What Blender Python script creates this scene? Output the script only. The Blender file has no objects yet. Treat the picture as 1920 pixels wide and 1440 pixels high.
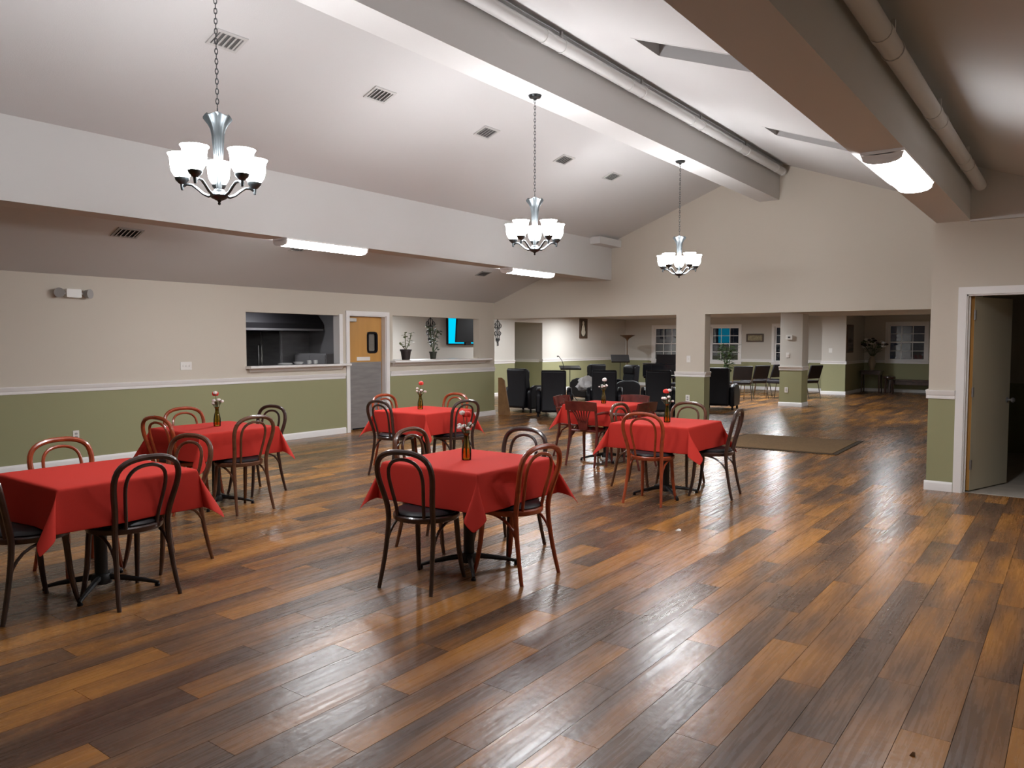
import bpy, math, random
from mathutils import Vector, Matrix, Euler

PI = math.pi
sc = bpy.context.scene
COL = sc.collection
random.seed(7)

# ------------------------------------------------------------------ camera
CAM_H = 1.56
F_PX = 1435.0
PITCH = math.atan(78 / 1435.0)
YAW = math.radians(36.67)
cam_d = bpy.data.cameras.new('camera')
cam_d.sensor_width = 36.0
cam_d.lens = 36.0 * F_PX / 1920.0
cam_d.clip_start = 0.05
cam_d.clip_end = 200
cam = bpy.data.objects.new('camera', cam_d)
COL.objects.link(cam)
cam.location = (0, 0, CAM_H)
cam.rotation_euler = (PI / 2 - PITCH, 0, YAW)
sc.camera = cam

# ------------------------------------------------------------------ night sky and exposure
w = bpy.data.worlds.new('night')
sc.world = w
w.use_nodes = True
w.node_tree.nodes['Background'].inputs[0].default_value = (0.010, 0.011, 0.016, 1)
w.node_tree.nodes['Background'].inputs[1].default_value = 0.6
sc.view_settings.view_transform = 'Standard'
sc.view_settings.look = 'None'
sc.view_settings.gamma = 1.0
sc.view_settings.use_curve_mapping = False
sc.view_settings.exposure = 0.0

CH_E = 112.0      # chandelier shades
FL_E = 62.0       # fluorescent diffusers
FILL_E = 2100.0     # added lounge fill lamps, unseen


# ================================================================== helpers
class MB:
    """collects shapes; build() links them as one mesh object"""
    def __init__(s):
        s.v = []; s.f = []

    def add(s, vs, fs):
        o = len(s.v)
        s.v += [tuple(v) for v in vs]
        s.f += [tuple(i + o for i in f) for f in fs]
        return s

    def box(s, x0, y0, z0, x1, y1, z1):
        vs = [(x0, y0, z0), (x1, y0, z0), (x1, y1, z0), (x0, y1, z0), (x0, y0, z1), (x1, y0, z1), (x1, y1, z1), (x0, y1, z1)]
        return s.add(vs, [(0, 3, 2, 1), (4, 5, 6, 7), (0, 1, 5, 4), (1, 2, 6, 5), (2, 3, 7, 6), (3, 0, 4, 7)])

    def obox(s, c, size, rot=(0, 0, 0)):
        m = Euler(rot).to_matrix(); c = Vector(c)
        hx, hy, hz = size[0] / 2, size[1] / 2, size[2] / 2
        vs = [c + m @ Vector((a * hx, b * hy, d * hz)) for d in (-1, 1) for a, b in ((-1, -1), (1, -1), (1, 1), (-1, 1))]
        return s.add(vs, [(0, 3, 2, 1), (4, 5, 6, 7), (0, 1, 5, 4), (1, 2, 6, 5), (2, 3, 7, 6), (3, 0, 4, 7)])

    def tube(s, pts, r, seg=8, closed=False, cap=True):
        pts = [Vector(p) for p in pts]; n = len(pts)
        rs = r if isinstance(r, (list, tuple)) else [r] * n
        prev = None; vs = []; fs = []
        for i, p in enumerate(pts):
            if closed:
                t = pts[(i + 1) % n] - pts[i - 1]
            else:
                t = pts[min(i + 1, n - 1)] - pts[max(i - 1, 0)]
            t.normalize()
            if prev is None:
                a = Vector((0, 0, 1)) if abs(t.z) < 0.9 else Vector((1, 0, 0))
                nrm = t.cross(a).normalized()
            else:
                nrm = (prev - t * prev.dot(t)).normalized()
            prev = nrm; b = t.cross(nrm)
            for k in range(seg):
                an = 2 * PI * k / seg
                vs.append(p + (nrm * math.cos(an) + b * math.sin(an)) * rs[i])
        m = n if closed else n - 1
        for i in range(m):
            j = (i + 1) % n
            for k in range(seg):
                k2 = (k + 1) % seg
                fs.append((i * seg + k, i * seg + k2, j * seg + k2, j * seg + k))
        if cap and not closed:
            fs.append(tuple(reversed(range(seg)))); fs.append(tuple((n - 1) * seg + k for k in range(seg)))
        return s.add(vs, fs)

    def lathe(s, prof, c=(0, 0, 0), seg=20, axis='z', mat=None):
        vs = []; fs = []
        for r, z in prof:
            for k in range(seg):
                a = 2 * PI * k / seg
                p = Vector((r * math.cos(a), r * math.sin(a), z))
                if axis == 'y': p = Vector((p.x, p.z, p.y))
                if axis == 'x': p = Vector((p.z, p.y, p.x))
                if mat is not None: p = mat @ p
                vs.append(p + Vector(c))
        n = len(prof)
        for i in range(n - 1):
            for k in range(seg):
                k2 = (k + 1) % seg
                fs.append((i * seg + k, i * seg + k2, (i + 1) * seg + k2, (i + 1) * seg + k))
        if prof[0][0] > 1e-4: fs.append(tuple(reversed(range(seg))))
        if prof[-1][0] > 1e-4: fs.append(tuple((n - 1) * seg + k for k in range(seg)))
        return s.add(vs, fs)

    def prism(s, poly, axis, lo, hi):
        n = len(poly)
        def P(a, b, t):
            return {'x': (t, a, b), 'y': (a, t, b), 'z': (a, b, t)}[axis]
        vs = [P(a, b, lo) for a, b in poly] + [P(a, b, hi) for a, b in poly]
        fs = [tuple(range(n)), tuple(reversed(range(n, 2 * n)))]
        for i in range(n):
            j = (i + 1) % n
            fs.append((i, i + n, j + n, j))
        return s.add(vs, fs)

    def ball(s, c, r, seg=10, rings=6, mat=None):
        if not isinstance(r, (tuple, list)): r = (r, r, r)
        vs = []; fs = []
        for i in range(rings + 1):
            th = PI * i / rings
            for k in range(seg):
                a = 2 * PI * k / seg
                p = Vector((r[0] * math.sin(th) * math.cos(a), r[1] * math.sin(th) * math.sin(a), r[2] * math.cos(th)))
                if mat is not None: p = mat @ p
                vs.append(Vector(c) + p)
        for i in range(rings):
            for k in range(seg):
                k2 = (k + 1) % seg
                fs.append((i * seg + k, (i + 1) * seg + k, (i + 1) * seg + k2, i * seg + k2))
        return s.add(vs, fs)

    def grid(s, fn, nu, nv):
        vs = [fn(i, j) for j in range(nv) for i in range(nu)]
        fs = [(j * nu + i, j * nu + i + 1, (j + 1) * nu + i + 1, (j + 1) * nu + i) for j in range(nv - 1) for i in range(nu - 1)]
        return s.add(vs, fs)

    def mesh(s, name, mat, smooth=True):
        me = bpy.data.meshes.new(name)
        me.from_pydata(s.v, [], s.f)
        me.validate()
        import bmesh
        bm = bmesh.new(); bm.from_mesh(me)
        bmesh.ops.remove_doubles(bm, verts=bm.verts, dist=1e-5)
        bmesh.ops.recalc_face_normals(bm, faces=bm.faces)
        bm.to_mesh(me); bm.free()
        if smooth:
            me.shade_smooth()
            me.set_sharp_from_angle(angle=math.radians(38))
        if mat: me.materials.append(mat)
        return me

    def build(s, name, mat, parent=None, loc=None, rot=None, bevel=0, smooth=True):
        o = bpy.data.objects.new(name, s.mesh(name, mat, smooth))
        COL.objects.link(o)
        if parent: o.parent = parent
        if loc: o.location = loc
        if rot: o.rotation_euler = rot
        if bevel:
            b = o.modifiers.new('bevel', 'BEVEL'); b.width = bevel; b.segments = 3; b.limit_method = 'ANGLE'
            o.data.shade_smooth()
        return o


def tag(o, label, cat, group=None):
    o['label'] = label; o['category'] = cat
    if group: o['group'] = group
    return o


def struct(o, label=None):
    o['kind'] = 'structure'
    if label: o['label'] = label
    return o


def thing(name, label, cat, loc=(0, 0, 0), rz=0, group=None):
    o = bpy.data.objects.new(name, None)
    o.empty_display_size = 0.1
    COL.objects.link(o); o.location = loc; o.rotation_euler = (0, 0, rz)
    return tag(o, label, cat, group)


def dup(o, parent=None):
    c = o.copy(); COL.objects.link(c)
    if parent: c.parent = parent
    for ch in list(o.children): dup(ch, c)
    return c


def remat(o, table):
    """swap materials on a copied tree by giving its meshes linked to object slots"""
    for c in [o] + list(o.children_recursive):
        if c.type == 'MESH' and c.data.materials and c.data.materials[0].name in table:
            c.material_slots[0].link = 'OBJECT'
            c.material_slots[0].material = table[c.data.materials[0].name]


# ================================================================== materials
M = {}


def mat(name, col, rough=0.5, metal=0.0, spec=0.5, noise=0.0, nscale=8.0, bump=0.0, bscale=60.0, coat=0.0, stretch=None):
    m = bpy.data.materials.new(name); m.use_nodes = True
    nt = m.node_tree; b = nt.nodes['Principled BSDF']
    b.inputs['Base Color'].default_value = (*col, 1)
    b.inputs['Roughness'].default_value = rough
    b.inputs['Metallic'].default_value = metal
    b.inputs['Specular IOR Level'].default_value = spec
    b.inputs['Coat Weight'].default_value = coat
    tc = nt.nodes.new('ShaderNodeTexCoord')
    src = tc.outputs['Object']
    if stretch:
        mp = nt.nodes.new('ShaderNodeMapping'); mp.inputs['Scale'].default_value = stretch
        nt.links.new(src, mp.inputs['Vector']); src = mp.outputs[0]
    if noise:
        n = nt.nodes.new('ShaderNodeTexNoise'); n.inputs['Scale'].default_value = nscale; n.inputs['Detail'].default_value = 4
        nt.links.new(src, n.inputs['Vector'])
        r = nt.nodes.new('ShaderNodeMapRange')
        r.inputs['From Min'].default_value = 0.3; r.inputs['From Max'].default_value = 0.7
        r.inputs['To Min'].default_value = 1 - noise; r.inputs['To Max'].default_value = 1 + noise
        nt.links.new(n.outputs[0], r.inputs['Value'])
        mx = nt.nodes.new('ShaderNodeVectorMath'); mx.operation = 'SCALE'
        mx.inputs[0].default_value = col
        nt.links.new(r.outputs[0], mx.inputs['Scale'])
        nt.links.new(mx.outputs[0], b.inputs['Base Color'])
    if bump:
        n2 = nt.nodes.new('ShaderNodeTexNoise'); n2.inputs['Scale'].default_value = bscale; n2.inputs['Detail'].default_value = 3
        nt.links.new(src, n2.inputs['Vector'])
        bp = nt.nodes.new('ShaderNodeBump'); bp.inputs['Strength'].default_value = bump; bp.inputs['Distance'].default_value = 0.01
        nt.links.new(n2.outputs[0], bp.inputs['Height']); nt.links.new(bp.outputs[0], b.inputs['Normal'])
    M[name] = m
    return m


def emit(name, col, strength):
    m = bpy.data.materials.new(name); m.use_nodes = True
    nt = m.node_tree; nt.nodes.clear()
    e = nt.nodes.new('ShaderNodeEmission'); e.inputs[0].default_value = (*col, 1); e.inputs[1].default_value = strength
    o = nt.nodes.new('ShaderNodeOutputMaterial'); nt.links.new(e.outputs[0], o.inputs[0])
    M[name] = m
    return m


BEIGE = (0.575, 0.520, 0.445); GREEN = (0.300, 0.295, 0.165)


def two_tone(name, zr, BEIGE=BEIGE):
    m = mat(name, BEIGE, rough=0.6, spec=0.25, bump=0.06, bscale=120)
    nt = m.node_tree; b = nt.nodes['Principled BSDF']
    g = nt.nodes.new('ShaderNodeNewGeometry'); s = nt.nodes.new('ShaderNodeSeparateXYZ')
    nt.links.new(g.outputs['Position'], s.inputs[0])
    lt = nt.nodes.new('ShaderNodeMath'); lt.operation = 'LESS_THAN'; lt.inputs[1].default_value = zr
    nt.links.new(s.outputs['Z'], lt.inputs[0])
    mx = nt.nodes.new('ShaderNodeMix'); mx.data_type = 'RGBA'
    mx.inputs[6].default_value = (*BEIGE, 1); mx.inputs[7].default_value = (*GREEN, 1)
    nt.links.new(lt.outputs[0], mx.inputs[0]); nt.links.new(mx.outputs[2], b.inputs['Base Color'])
    return m


two_tone('wall_paint', 0.985)
mat('ceiling_paint', (0.585, 0.575, 0.57), rough=0.8, spec=0.2, bump=0.10, bscale=90)
mat('beam_paint', (0.60, 0.59, 0.58), rough=0.7, spec=0.25)
mat('trim_white', (0.80, 0.78, 0.77), rough=0.35)
mat('subfloor', (0.05, 0.035, 0.025), rough=0.9)
mat('vinyl_tile', (0.42, 0.38, 0.33), rough=0.5, noise=0.1)
mat('dark_wood', (0.045, 0.022, 0.018), rough=0.28, noise=0.35, nscale=14, coat=0.3)
mat('walnut_wood', (0.105, 0.042, 0.022), rough=0.26, noise=0.3, nscale=14, coat=0.3)
mat('cherry_wood', (0.31, 0.055, 0.019), rough=0.25, noise=0.25, nscale=14, coat=0.3)
mat('mahogany_wood', (0.10, 0.018, 0.014), rough=0.2, noise=0.25, nscale=12, coat=0.4)
mat('black_vinyl', (0.014, 0.013, 0.016), rough=0.45, spec=0.35)
mat('black_leather', (0.007, 0.007, 0.010), rough=0.5, spec=0.25, bump=0.1, bscale=90)
mat('black_iron', (0.012, 0.012, 0.013), rough=0.5)
mat('piano_black', (0.008, 0.008, 0.010), rough=0.12, coat=0.5)
mat('red_cloth', (0.50, 0.032, 0.022), rough=0.85, spec=0.2, bump=0.12, bscale=350)
mat('nickel', (0.085, 0.095, 0.10), rough=0.34, metal=1.0)
mat('steel', (0.34, 0.33, 0.335), rough=0.36, metal=0.55, noise=0.12, nscale=3, stretch=(1, 1, 6))
mat('bright_steel', (0.80, 0.80, 0.80), rough=0.22, metal=1.0)
mat('chrome', (0.35, 0.34, 0.34), rough=0.12, metal=1.0)
mat('door_oak', (0.52, 0.27, 0.075), rough=0.4, noise=0.12, nscale=5, stretch=(1, 1, 0.15))
mat('door_cream', (0.52, 0.48, 0.37), rough=0.5)
mat('plate_white', (0.75, 0.73, 0.70), rough=0.4)
mat('plate_grey', (0.35, 0.34, 0.33), rough=0.5)
mat('vent_white', (0.50, 0.49, 0.48), rough=0.5)
mat('vent_grey', (0.16, 0.155, 0.15), rough=0.7)
mat('kitchen_grey', (0.32, 0.31, 0.32), rough=0.5)
mat('kitchen_dark', (0.028, 0.026, 0.03), rough=0.5)
mat('counter_dark', (0.05, 0.05, 0.05), rough=0.3)
mat('china', (0.75, 0.75, 0.74), rough=0.2)
mat('leaf_green', (0.045, 0.075, 0.028), rough=0.5)
mat('leaf_pale', (0.14, 0.16, 0.07), rough=0.5)
mat('pot_dark', (0.035, 0.022, 0.022), rough=0.5)
mat('pot_green', (0.05, 0.05, 0.035), rough=0.5)
mat('flower_red', (0.70, 0.035, 0.025), rough=0.6)
mat('flower_white', (0.80, 0.77, 0.74), rough=0.6)
mat('stem_green', (0.06, 0.085, 0.035), rough=0.6)
mat('white_fleece', (0.72, 0.72, 0.72), rough=0.95, bump=0.5, bscale=40)
mat('bronze', (0.11, 0.065, 0.04), rough=0.4, metal=0.5)
mat('frame_brown', (0.085, 0.048, 0.028), rough=0.4)
mat('picture_dark', (0.06, 0.045, 0.03), rough=0.6, noise=0.4, nscale=9)
mat('picture_pale', (0.60, 0.57, 0.48), rough=0.6, noise=0.2, nscale=20)
mat('picture_tan', (0.30, 0.25, 0.15), rough=0.6, noise=0.35, nscale=18)
mat('plywood', (0.26, 0.14, 0.06), rough=0.6, noise=0.2, nscale=6)
mat('mat_olive', (0.19, 0.112, 0.045), rough=0.95, bump=0.5, bscale=200, noise=0.15, nscale=30)
mat('mat_border', (0.055, 0.036, 0.018), rough=0.95, bump=0.4, bscale=200)
mat('mirror_grey', (0.13, 0.12, 0.13), rough=0.15)
mat('urn_tan', (0.30, 0.25, 0.18), rough=0.5)
mat('paper', (0.8, 0.78, 0.75), rough=0.8)
mat('ivory', (0.7, 0.68, 0.6), rough=0.3)
mat('plastic_black', (0.006, 0.005, 0.008), rough=0.45, spec=0.2)

emit('shade_glow', (0.97, 0.98, 1.0), CH_E)
emit('tube_glow', (0.97, 0.98, 1.0), FL_E)
emit('fill_glow', (0.93, 0.97, 1.0), FILL_E)  # glow of the lamps added to lift the lounge
emit('half_fill_glow', (0.93, 0.97, 1.0), FILL_E * 0.45)
emit('kitchen_fill_glow', (0.95, 0.97, 1.0), 170.0)  # weak glow of the lamp added to lift the kitchen
emit('cyan_screen', (0.0, 0.62, 1.0), 1.1)


def glass(name, tint, gloss=0.06, rough=0.02):
    m = bpy.data.materials.new(name); m.use_nodes = True
    nt = m.node_tree; nt.nodes.clear()
    t = nt.nodes.new('ShaderNodeBsdfTransparent'); t.inputs[0].default_value = (*tint, 1)
    g = nt.nodes.new('ShaderNodeBsdfGlossy'); g.inputs['Roughness'].default_value = rough
    fr = nt.nodes.new('ShaderNodeFresnel'); fr.inputs[0].default_value = 1.5
    mx = nt.nodes.new('ShaderNodeMixShader')
    ad = nt.nodes.new('ShaderNodeMath'); ad.inputs[1].default_value = gloss
    nt.links.new(fr.outputs[0], ad.inputs[0]); nt.links.new(ad.outputs[0], mx.inputs[0])
    nt.links.new(t.outputs[0], mx.inputs[1]); nt.links.new(g.outputs[0], mx.inputs[2])
    o = nt.nodes.new('ShaderNodeOutputMaterial'); nt.links.new(mx.outputs[0], o.inputs[0])
    M[name] = m
    return m


glass('window_glass', (0.75, 0.78, 0.8))
glass('vase_glass', (0.86, 0.78, 0.30), gloss=0.03, rough=0.05)
glass('door_glass', (0.7, 0.72, 0.75), gloss=0.45, rough=0.15)

# --- floor planks: colour and grain follow the plank grid
PW, PL = 0.18, 1.22


def plank_material():
    m = bpy.data.materials.new('plank_wood'); m.use_nodes = True
    nt = m.node_tree; b = nt.nodes['Principled BSDF']; L = nt.links.new

    def math_(op, a, c=None, clamp=False):
        n = nt.nodes.new('ShaderNodeMath'); n.operation = op; n.use_clamp = clamp
        for i, q in enumerate((a, c)):
            if q is None: continue
            if isinstance(q, (int, float)): n.inputs[i].default_value = q
            else: L(q, n.inputs[i])
        return n.outputs[0]
    g = nt.nodes.new('ShaderNodeNewGeometry'); s = nt.nodes.new('ShaderNodeSeparateXYZ'); L(g.outputs['Position'], s.inputs[0])
    X, Y = s.outputs['X'], s.outputs['Y']
    row = math_('FLOOR', math_('DIVIDE', X, PW))
    off = math_('MULTIPLY', math_('FRACT', math_('MULTIPLY', math_('ADD', row, 200.0), 0.381966)), PL)
    colm = math_('FLOOR', math_('DIVIDE', math_('ADD', Y, off), PL))
    cv = nt.nodes.new('ShaderNodeCombineXYZ'); L(row, cv.inputs[0]); L(colm, cv.inputs[1])
    wn = nt.nodes.new('ShaderNodeTexWhiteNoise'); wn.noise_dimensions = '2D'; L(cv.outputs[0], wn.inputs['Vector'])
    rnd = wn.outputs['Value']
    # plank-local pattern coordinates, shifted per plank
    pv = nt.nodes.new('ShaderNodeCombineXYZ')
    L(math_('ADD', math_('MULTIPLY', X, 4.2), math_('MULTIPLY', rnd, 71.0)), pv.inputs[0])
    L(math_('ADD', math_('MULTIPLY', Y, 0.75), math_('MULTIPLY', rnd, 37.0)), pv.inputs[1])
    n1 = nt.nodes.new('ShaderNodeTexNoise'); n1.inputs['Scale'].default_value = 1.0; n1.inputs['Detail'].default_value = 2.0
    L(pv.outputs[0], n1.inputs['Vector'])
    pv2 = nt.nodes.new('ShaderNodeCombineXYZ')
    L(math_('ADD', math_('MULTIPLY', X, 60.0), math_('MULTIPLY', rnd, 19.0)), pv2.inputs[0])
    L(math_('ADD', math_('MULTIPLY', Y, 2.5), math_('MULTIPLY', rnd, 91.0)), pv2.inputs[1])
    n2 = nt.nodes.new('ShaderNodeTexNoise'); n2.inputs['Scale'].default_value = 1.0; n2.inputs['Detail'].default_value = 4.0
    n2.inputs['Distortion'].default_value = 0.6
    L(pv2.outputs[0], n2.inputs['Vector'])
    # blend value: per-plank tone + blotches + grain
    t = math_('ADD', math_('MULTIPLY', math_('SUBTRACT', n1.outputs[0], 0.5), 2.2), math_('MULTIPLY', math_('SUBTRACT', rnd, 0.5), 0.70))
    t = math_('ADD', t, math_('MULTIPLY', math_('SUBTRACT', n2.outputs[0], 0.5), 0.30))
    t = math_('ADD', t, 0.50, clamp=True)
    r = nt.nodes.new('ShaderNodeValToRGB'); L(t, r.inputs[0])
    e = r.color_ramp.elements
    e[0].position = 0.0; e[0].color = (0.088, 0.048, 0.030, 1)
    e[1].position = 1.0; e[1].color = (0.375, 0.165, 0.042, 1)
    k = e.new(0.35); k.color = (0.142, 0.076, 0.042, 1)
    k = e.new(0.65); k.color = (0.248, 0.110, 0.036, 1)
    L(r.outputs[0], b.inputs['Base Color'])
    rr = nt.nodes.new('ShaderNodeMapRange'); L(n2.outputs[0], rr.inputs['Value'])
    rr.inputs['From Min'].default_value = 0.3; rr.inputs['From Max'].default_value = 0.7
    rr.inputs['To Min'].default_value = 0.22; rr.inputs['To Max'].default_value = 0.33
    L(rr.outputs[0], b.inputs['Roughness'])
    b.inputs['Specular IOR Level'].default_value = 0.42
    # embossed cross-hatched wear in the surface
    n3 = nt.nodes.new('ShaderNodeTexNoise'); n3.inputs['Scale'].default_value = 1.0; n3.inputs['Detail'].default_value = 2.0
    pv3 = nt.nodes.new('ShaderNodeCombineXYZ'); L(math_('MULTIPLY', X, 26.0), pv3.inputs[0]); L(math_('MULTIPLY', Y, 26.0), pv3.inputs[1])
    L(math_('MULTIPLY', rnd, 13.0), pv3.inputs[2]); L(pv3.outputs[0], n3.inputs['Vector'])
    hsum = math_('ADD', math_('MULTIPLY', n2.outputs[0], 0.25), n3.outputs[0])
    bp = nt.nodes.new('ShaderNodeBump'); bp.inputs['Strength'].default_value = 0.22; bp.inputs['Distance'].default_value = 0.006
    L(hsum, bp.inputs['Height']); L(bp.outputs[0], b.inputs['Normal'])
    M['plank_wood'] = m


plank_material()

# ================================================================== dimensions (metres; x right, y along the side walls, z up)
XL, XR = -10.15, 1.55        # side walls
YF, YB = -4.0, 13.0          # front (behind the camera) and back wall
WT = 2.40                    # side wall height
XM = -4.30                   # ridge
SL = 0.375                   # roof slope
ZM = WT + SL * (XM - XL)
YS, XS = 9.10, -1.29         # partition with the open door
XF = -13.60                  # far side of kitchen and lounge
YW = 25.30                   # lounge window wall
ZH = 2.06                    # lintel of the back wall openings


def ceil_z(x):
    return ZM - SL * abs(x - XM)


# ================================================================== floor
def make_floor():
    fb = MB()
    fb.box(XF - 0.15, YF - 0.1, -0.08, XR + 0.15, 27.0, -0.0085)
    floor = struct(fb.build('floor', M['subfloor'], smooth=False), 'brown and orange vinyl wood plank floor')

    cy, sy = math.cos(YAW), math.sin(YAW)

    def depth_lat(x, y):
        return -sy * x + cy * y, cy * x + sy * y
    full = []; rest = MB()
    g = 0.0011
    r0 = math.floor(XF / PW); r1 = math.ceil(XR / PW)
    for r in range(r0, r1):
        off = (((r + 200.0) * 0.381966) % 1.0) * PL
        c0 = math.floor((YF + off) / PL); c1 = math.ceil((26.8 + off) / PL)
        for c in range(c0, c1):
            xa, xb = r * PW, (r + 1) * PW
            ya, yb = c * PL - off, (c + 1) * PL - off
            xm, ym = (xa + xb) / 2, (ya + yb) / 2
            cut = xa < XF or xb > XR or ya < YF or yb > 26.8
            if xb > XS + 0.02 and yb > YS + 0.05:       # stops at the partition
                if xa < XS:                             # the sliver left of it runs on into the lounge
                    rest.box(xa + g, max(ya, YF) + g, -0.008, XS + 0.02, min(yb, 26.8) - g, 0)
                    xa = XS + 0.02
                yb = YS + 0.05; cut = True
            if xa < XL - 0.13 and ya < 9.9:             # starts behind the kitchen wall
                if xa > XL - 0.16: xa = XL - 0.14
                else: ya = 9.9
                cut = True
            if yb - ya < .02 or xb - xa < .01: continue
            d, l = depth_lat(xm, ym)
            if cut:
                rest.box(max(xa, XF) + g, max(ya, YF) + g, -0.008, min(xb, XR) - g, min(yb, 26.8) - g, 0)
                continue
            inview = d > 0.9 and abs(l) < d * 0.70 + 0.25 and d > 1.9
            full.append((d if inview else 1e6 + d, xm, ym))
    full.sort()
    pb = MB().box(-PW / 2 + g, -PL / 2 + g, -0.008, PW / 2 - g, PL / 2 - g, 0)
    me = pb.mesh('plank', M['plank_wood'], smooth=False)
    for i, (d, x, y) in enumerate(full):
        if i < 298 and d < 1e5:
            o = bpy.data.objects.new('plank', me); COL.objects.link(o)
            o.location = (x, y, 0); o.parent = floor
        else:
            rest.box(x - PW / 2 + g, y - PL / 2 + g, -0.008, x + PW / 2 - g, y + PL / 2 - g, 0)
    o = rest.build('planks', M['plank_wood'], floor, smooth=False)
    o['kind'] = 'stuff'
    # other floors: kitchen and the room behind the open door
    MB().box(XF, 4.4, -0.0085, XL - 0.15, 9.85, -0.001).build('kitchen_tile_floor', M['vinyl_tile'], floor, smooth=False)
    MB().box(XS + 0.12, YS + 0.1, -0.0085, XR, YB, -0.001).build('side_room_tile_floor', M['vinyl_tile'], floor, smooth=False)


make_floor()


# ================================================================== walls
def wall_y(x0, x1, ya, yb, za, zb, holes, mb=None):
    """box wall in a plane x=const (runs along y), with rectangular holes (y0,y1,z0,z1)"""
    mb = mb or MB()
    ys = sorted({ya, yb, *[h[0] for h in holes], *[h[1] for h in holes]})
    for a, b in zip(ys, ys[1:]):
        hs = [h for h in holes if h[0] <= a and h[1] >= b]
        if not hs: mb.box(x0, a, za, x1, b, zb)
        else:
            h = hs[0]
            if h[2] > za: mb.box(x0, a, za, x1, b, h[2])
            if h[3] < zb: mb.box(x0, a, h[3], x1, b, zb)
    return mb


# left wall: two serving hatches and a door
W1 = (6.90, 8.72, 1.20, 2.02); DO = (8.93, 9.80, -0.01, 2.03); W2 = (9.97, 12.47, 1.23, 2.05)
mb = wall_y(XL - 0.15, XL, YF, YB, -0.01, WT + 0.03, [W1, DO, W2])
struct(mb.build('wall_left', M['wall_paint'], smooth=False), 'beige wall with green wainscot and two serving hatches')

# back wall: gable over two wide openings with a pillar between
mb = MB()
mb.prism([(XL - 0.15, ZH), (XS, ZH), (XS, ceil_z(XS) + 0.02), (XM, ZM + 0.02), (XL - 0.15, WT)], 'y', YB, YB + 0.25)
mb.box(-5.95, YB, -0.01, -5.40, YB + 0.25, ZH)
struct(mb.build('wall_back', M['wall_paint'], smooth=False), 'beige gable wall above two wide openings with a pillar')
# dropped soffit behind the right opening
struct(MB().box(-3.95, YB + 0.25, ZH, XS, 15.4, WT).build('trim_9', M['beam_paint'], smooth=False), 'dropped soffit behind the lintel')

# partition with the open door on the right
DX0, DX1, DZ = -0.965, -0.08, 2.05
mb = MB()
mb.box(XS, YS, -0.01, DX0, YS + 0.12, 3.5)
mb.box(DX1, YS, -0.01, XR, YS + 0.12, 2.6)
mb.prism([(DX0, DZ), (DX1, DZ), (DX1, ceil_z(DX1) + 0.02), (DX0, ceil_z(DX0) + 0.02)], 'y', YS, YS + 0.12)
mb.prism([(DX1, 2.6), (XR, 2.4), (XR, 2.42), (DX1, ceil_z(DX1) + 0.02)], 'y', YS, YS + 0.12)
mb.box(XS, YS + 0.12, -0.01, XS + 0.12, 26.5, WT)
mb.box(XS, YS + 0.12, WT, XS + 0.12, YB + .25, 3.42)
struct(mb.build('wall_partition', M['wall_paint'], smooth=False), 'beige and green partition wall with a doorway')
struct(MB().box(XR, YF, -0.01, XR + 0.15, YB, WT + 0.03).build('wall_right', M['wall_paint'], smooth=False))
struct(MB().prism([(XL - 0.15, -0.01), (XR + 0.15, -0.01), (XR + 0.15, WT), (XM, ZM + 0.02), (XL - 0.15, WT)], 'y', YF - 0.15, YF).build('wall_front', M['wall_paint'], smooth=False))
# back of the dark side room
struct(MB().box(XS + 0.12, YB - 0.1, -0.01, XR, YB, 2.4).build('wall_side_room', M['wall_paint'], smooth=False))

# lounge walls
two_tone('lounge_paint', 0.955, (0.56, 0.53, 0.485))
REC = (18.40, 19.86, -0.01, 2.17)
mb = wall_y(XF - 0.12, XF, 9.87, YW + 0.12, -0.01, WT, [REC])
struct(mb.build('wall_lounge_left', M['lounge_paint'], smooth=False), 'pale lounge wall with a dark passage opening')
mb = MB()
mb.box(XF - 2.2, REC[1], -0.01, XF - 0.12, REC[1] + 0.12, WT)
mb.box(XF - 2.2, REC[0] - 0.12, -0.01, XF - 0.12, REC[0], WT)
mb.box(XF - 2.3, REC[0] - 0.12, -0.01, XF - 2.2, REC[1] + 0.12, WT)
mb.box(XF - 2.3, REC[0] - 0.12, 2.3, XF - 0.12, REC[1] + 0.12, 2.4)
mb.box(XF - 2.3, REC[0] - 0.12, -0.03, XF - 0.0, REC[1] + 0.12, -0.005)
struct(mb.build('wall_passage', M['lounge_paint'], smooth=False), 'walls of the dark passage off the lounge')
# window openings in the lounge window wall
WINS = [(-12.45, -11.40, 0.93, 2.10), (-10.30, -9.28, 0.93, 2.10), (-8.12, -7.10, 0.93, 2.10)]


def wall_x(y0, y1, xa, xb, za, zb, holes):
    mb = MB()
    xs = sorted({xa, xb, *[h[0] for h in holes], *[h[1] for h in holes]})
    for a, b in zip(xs, xs[1:]):
        hs = [h for h in holes if h[0] <= a and h[1] >= b]
        if not hs: mb.box(a, y0, za, b, y1, zb)
        else:
            h = hs[0]
            mb.box(a, y0, za, b, y1, h[2]); mb.box(a, y0, h[3], b, y1, zb)
    return mb


struct(wall_x(YW, YW + 0.12, XF, -6.30, -0.01, WT, WINS).build('wall_lounge_window', M['lounge_paint'], smooth=False), 'lounge wall with three sash windows')
struct(MB().box(-6.30, 24.1, -0.01, -5.62, 26.62, WT).build('wall_lounge_jog', M['lounge_paint'], smooth=False), 'short projecting lounge wall beside the dark alcove')
NW = (-4.93, -3.86, 1.0, 2.13)
struct(wall_x(26.5, 26.62, -5.62, XS + 0.12, -0.01, WT, [NW]).build('wall_alcove', M['lounge_paint'], smooth=False), 'dim alcove wall with a sash window')
struct(MB().box(-5.95, 19.0, -0.01, -5.42, 19.5, WT).build('wall_column', M['lounge_paint'], smooth=False), 'square lounge column with thermostat')
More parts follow.
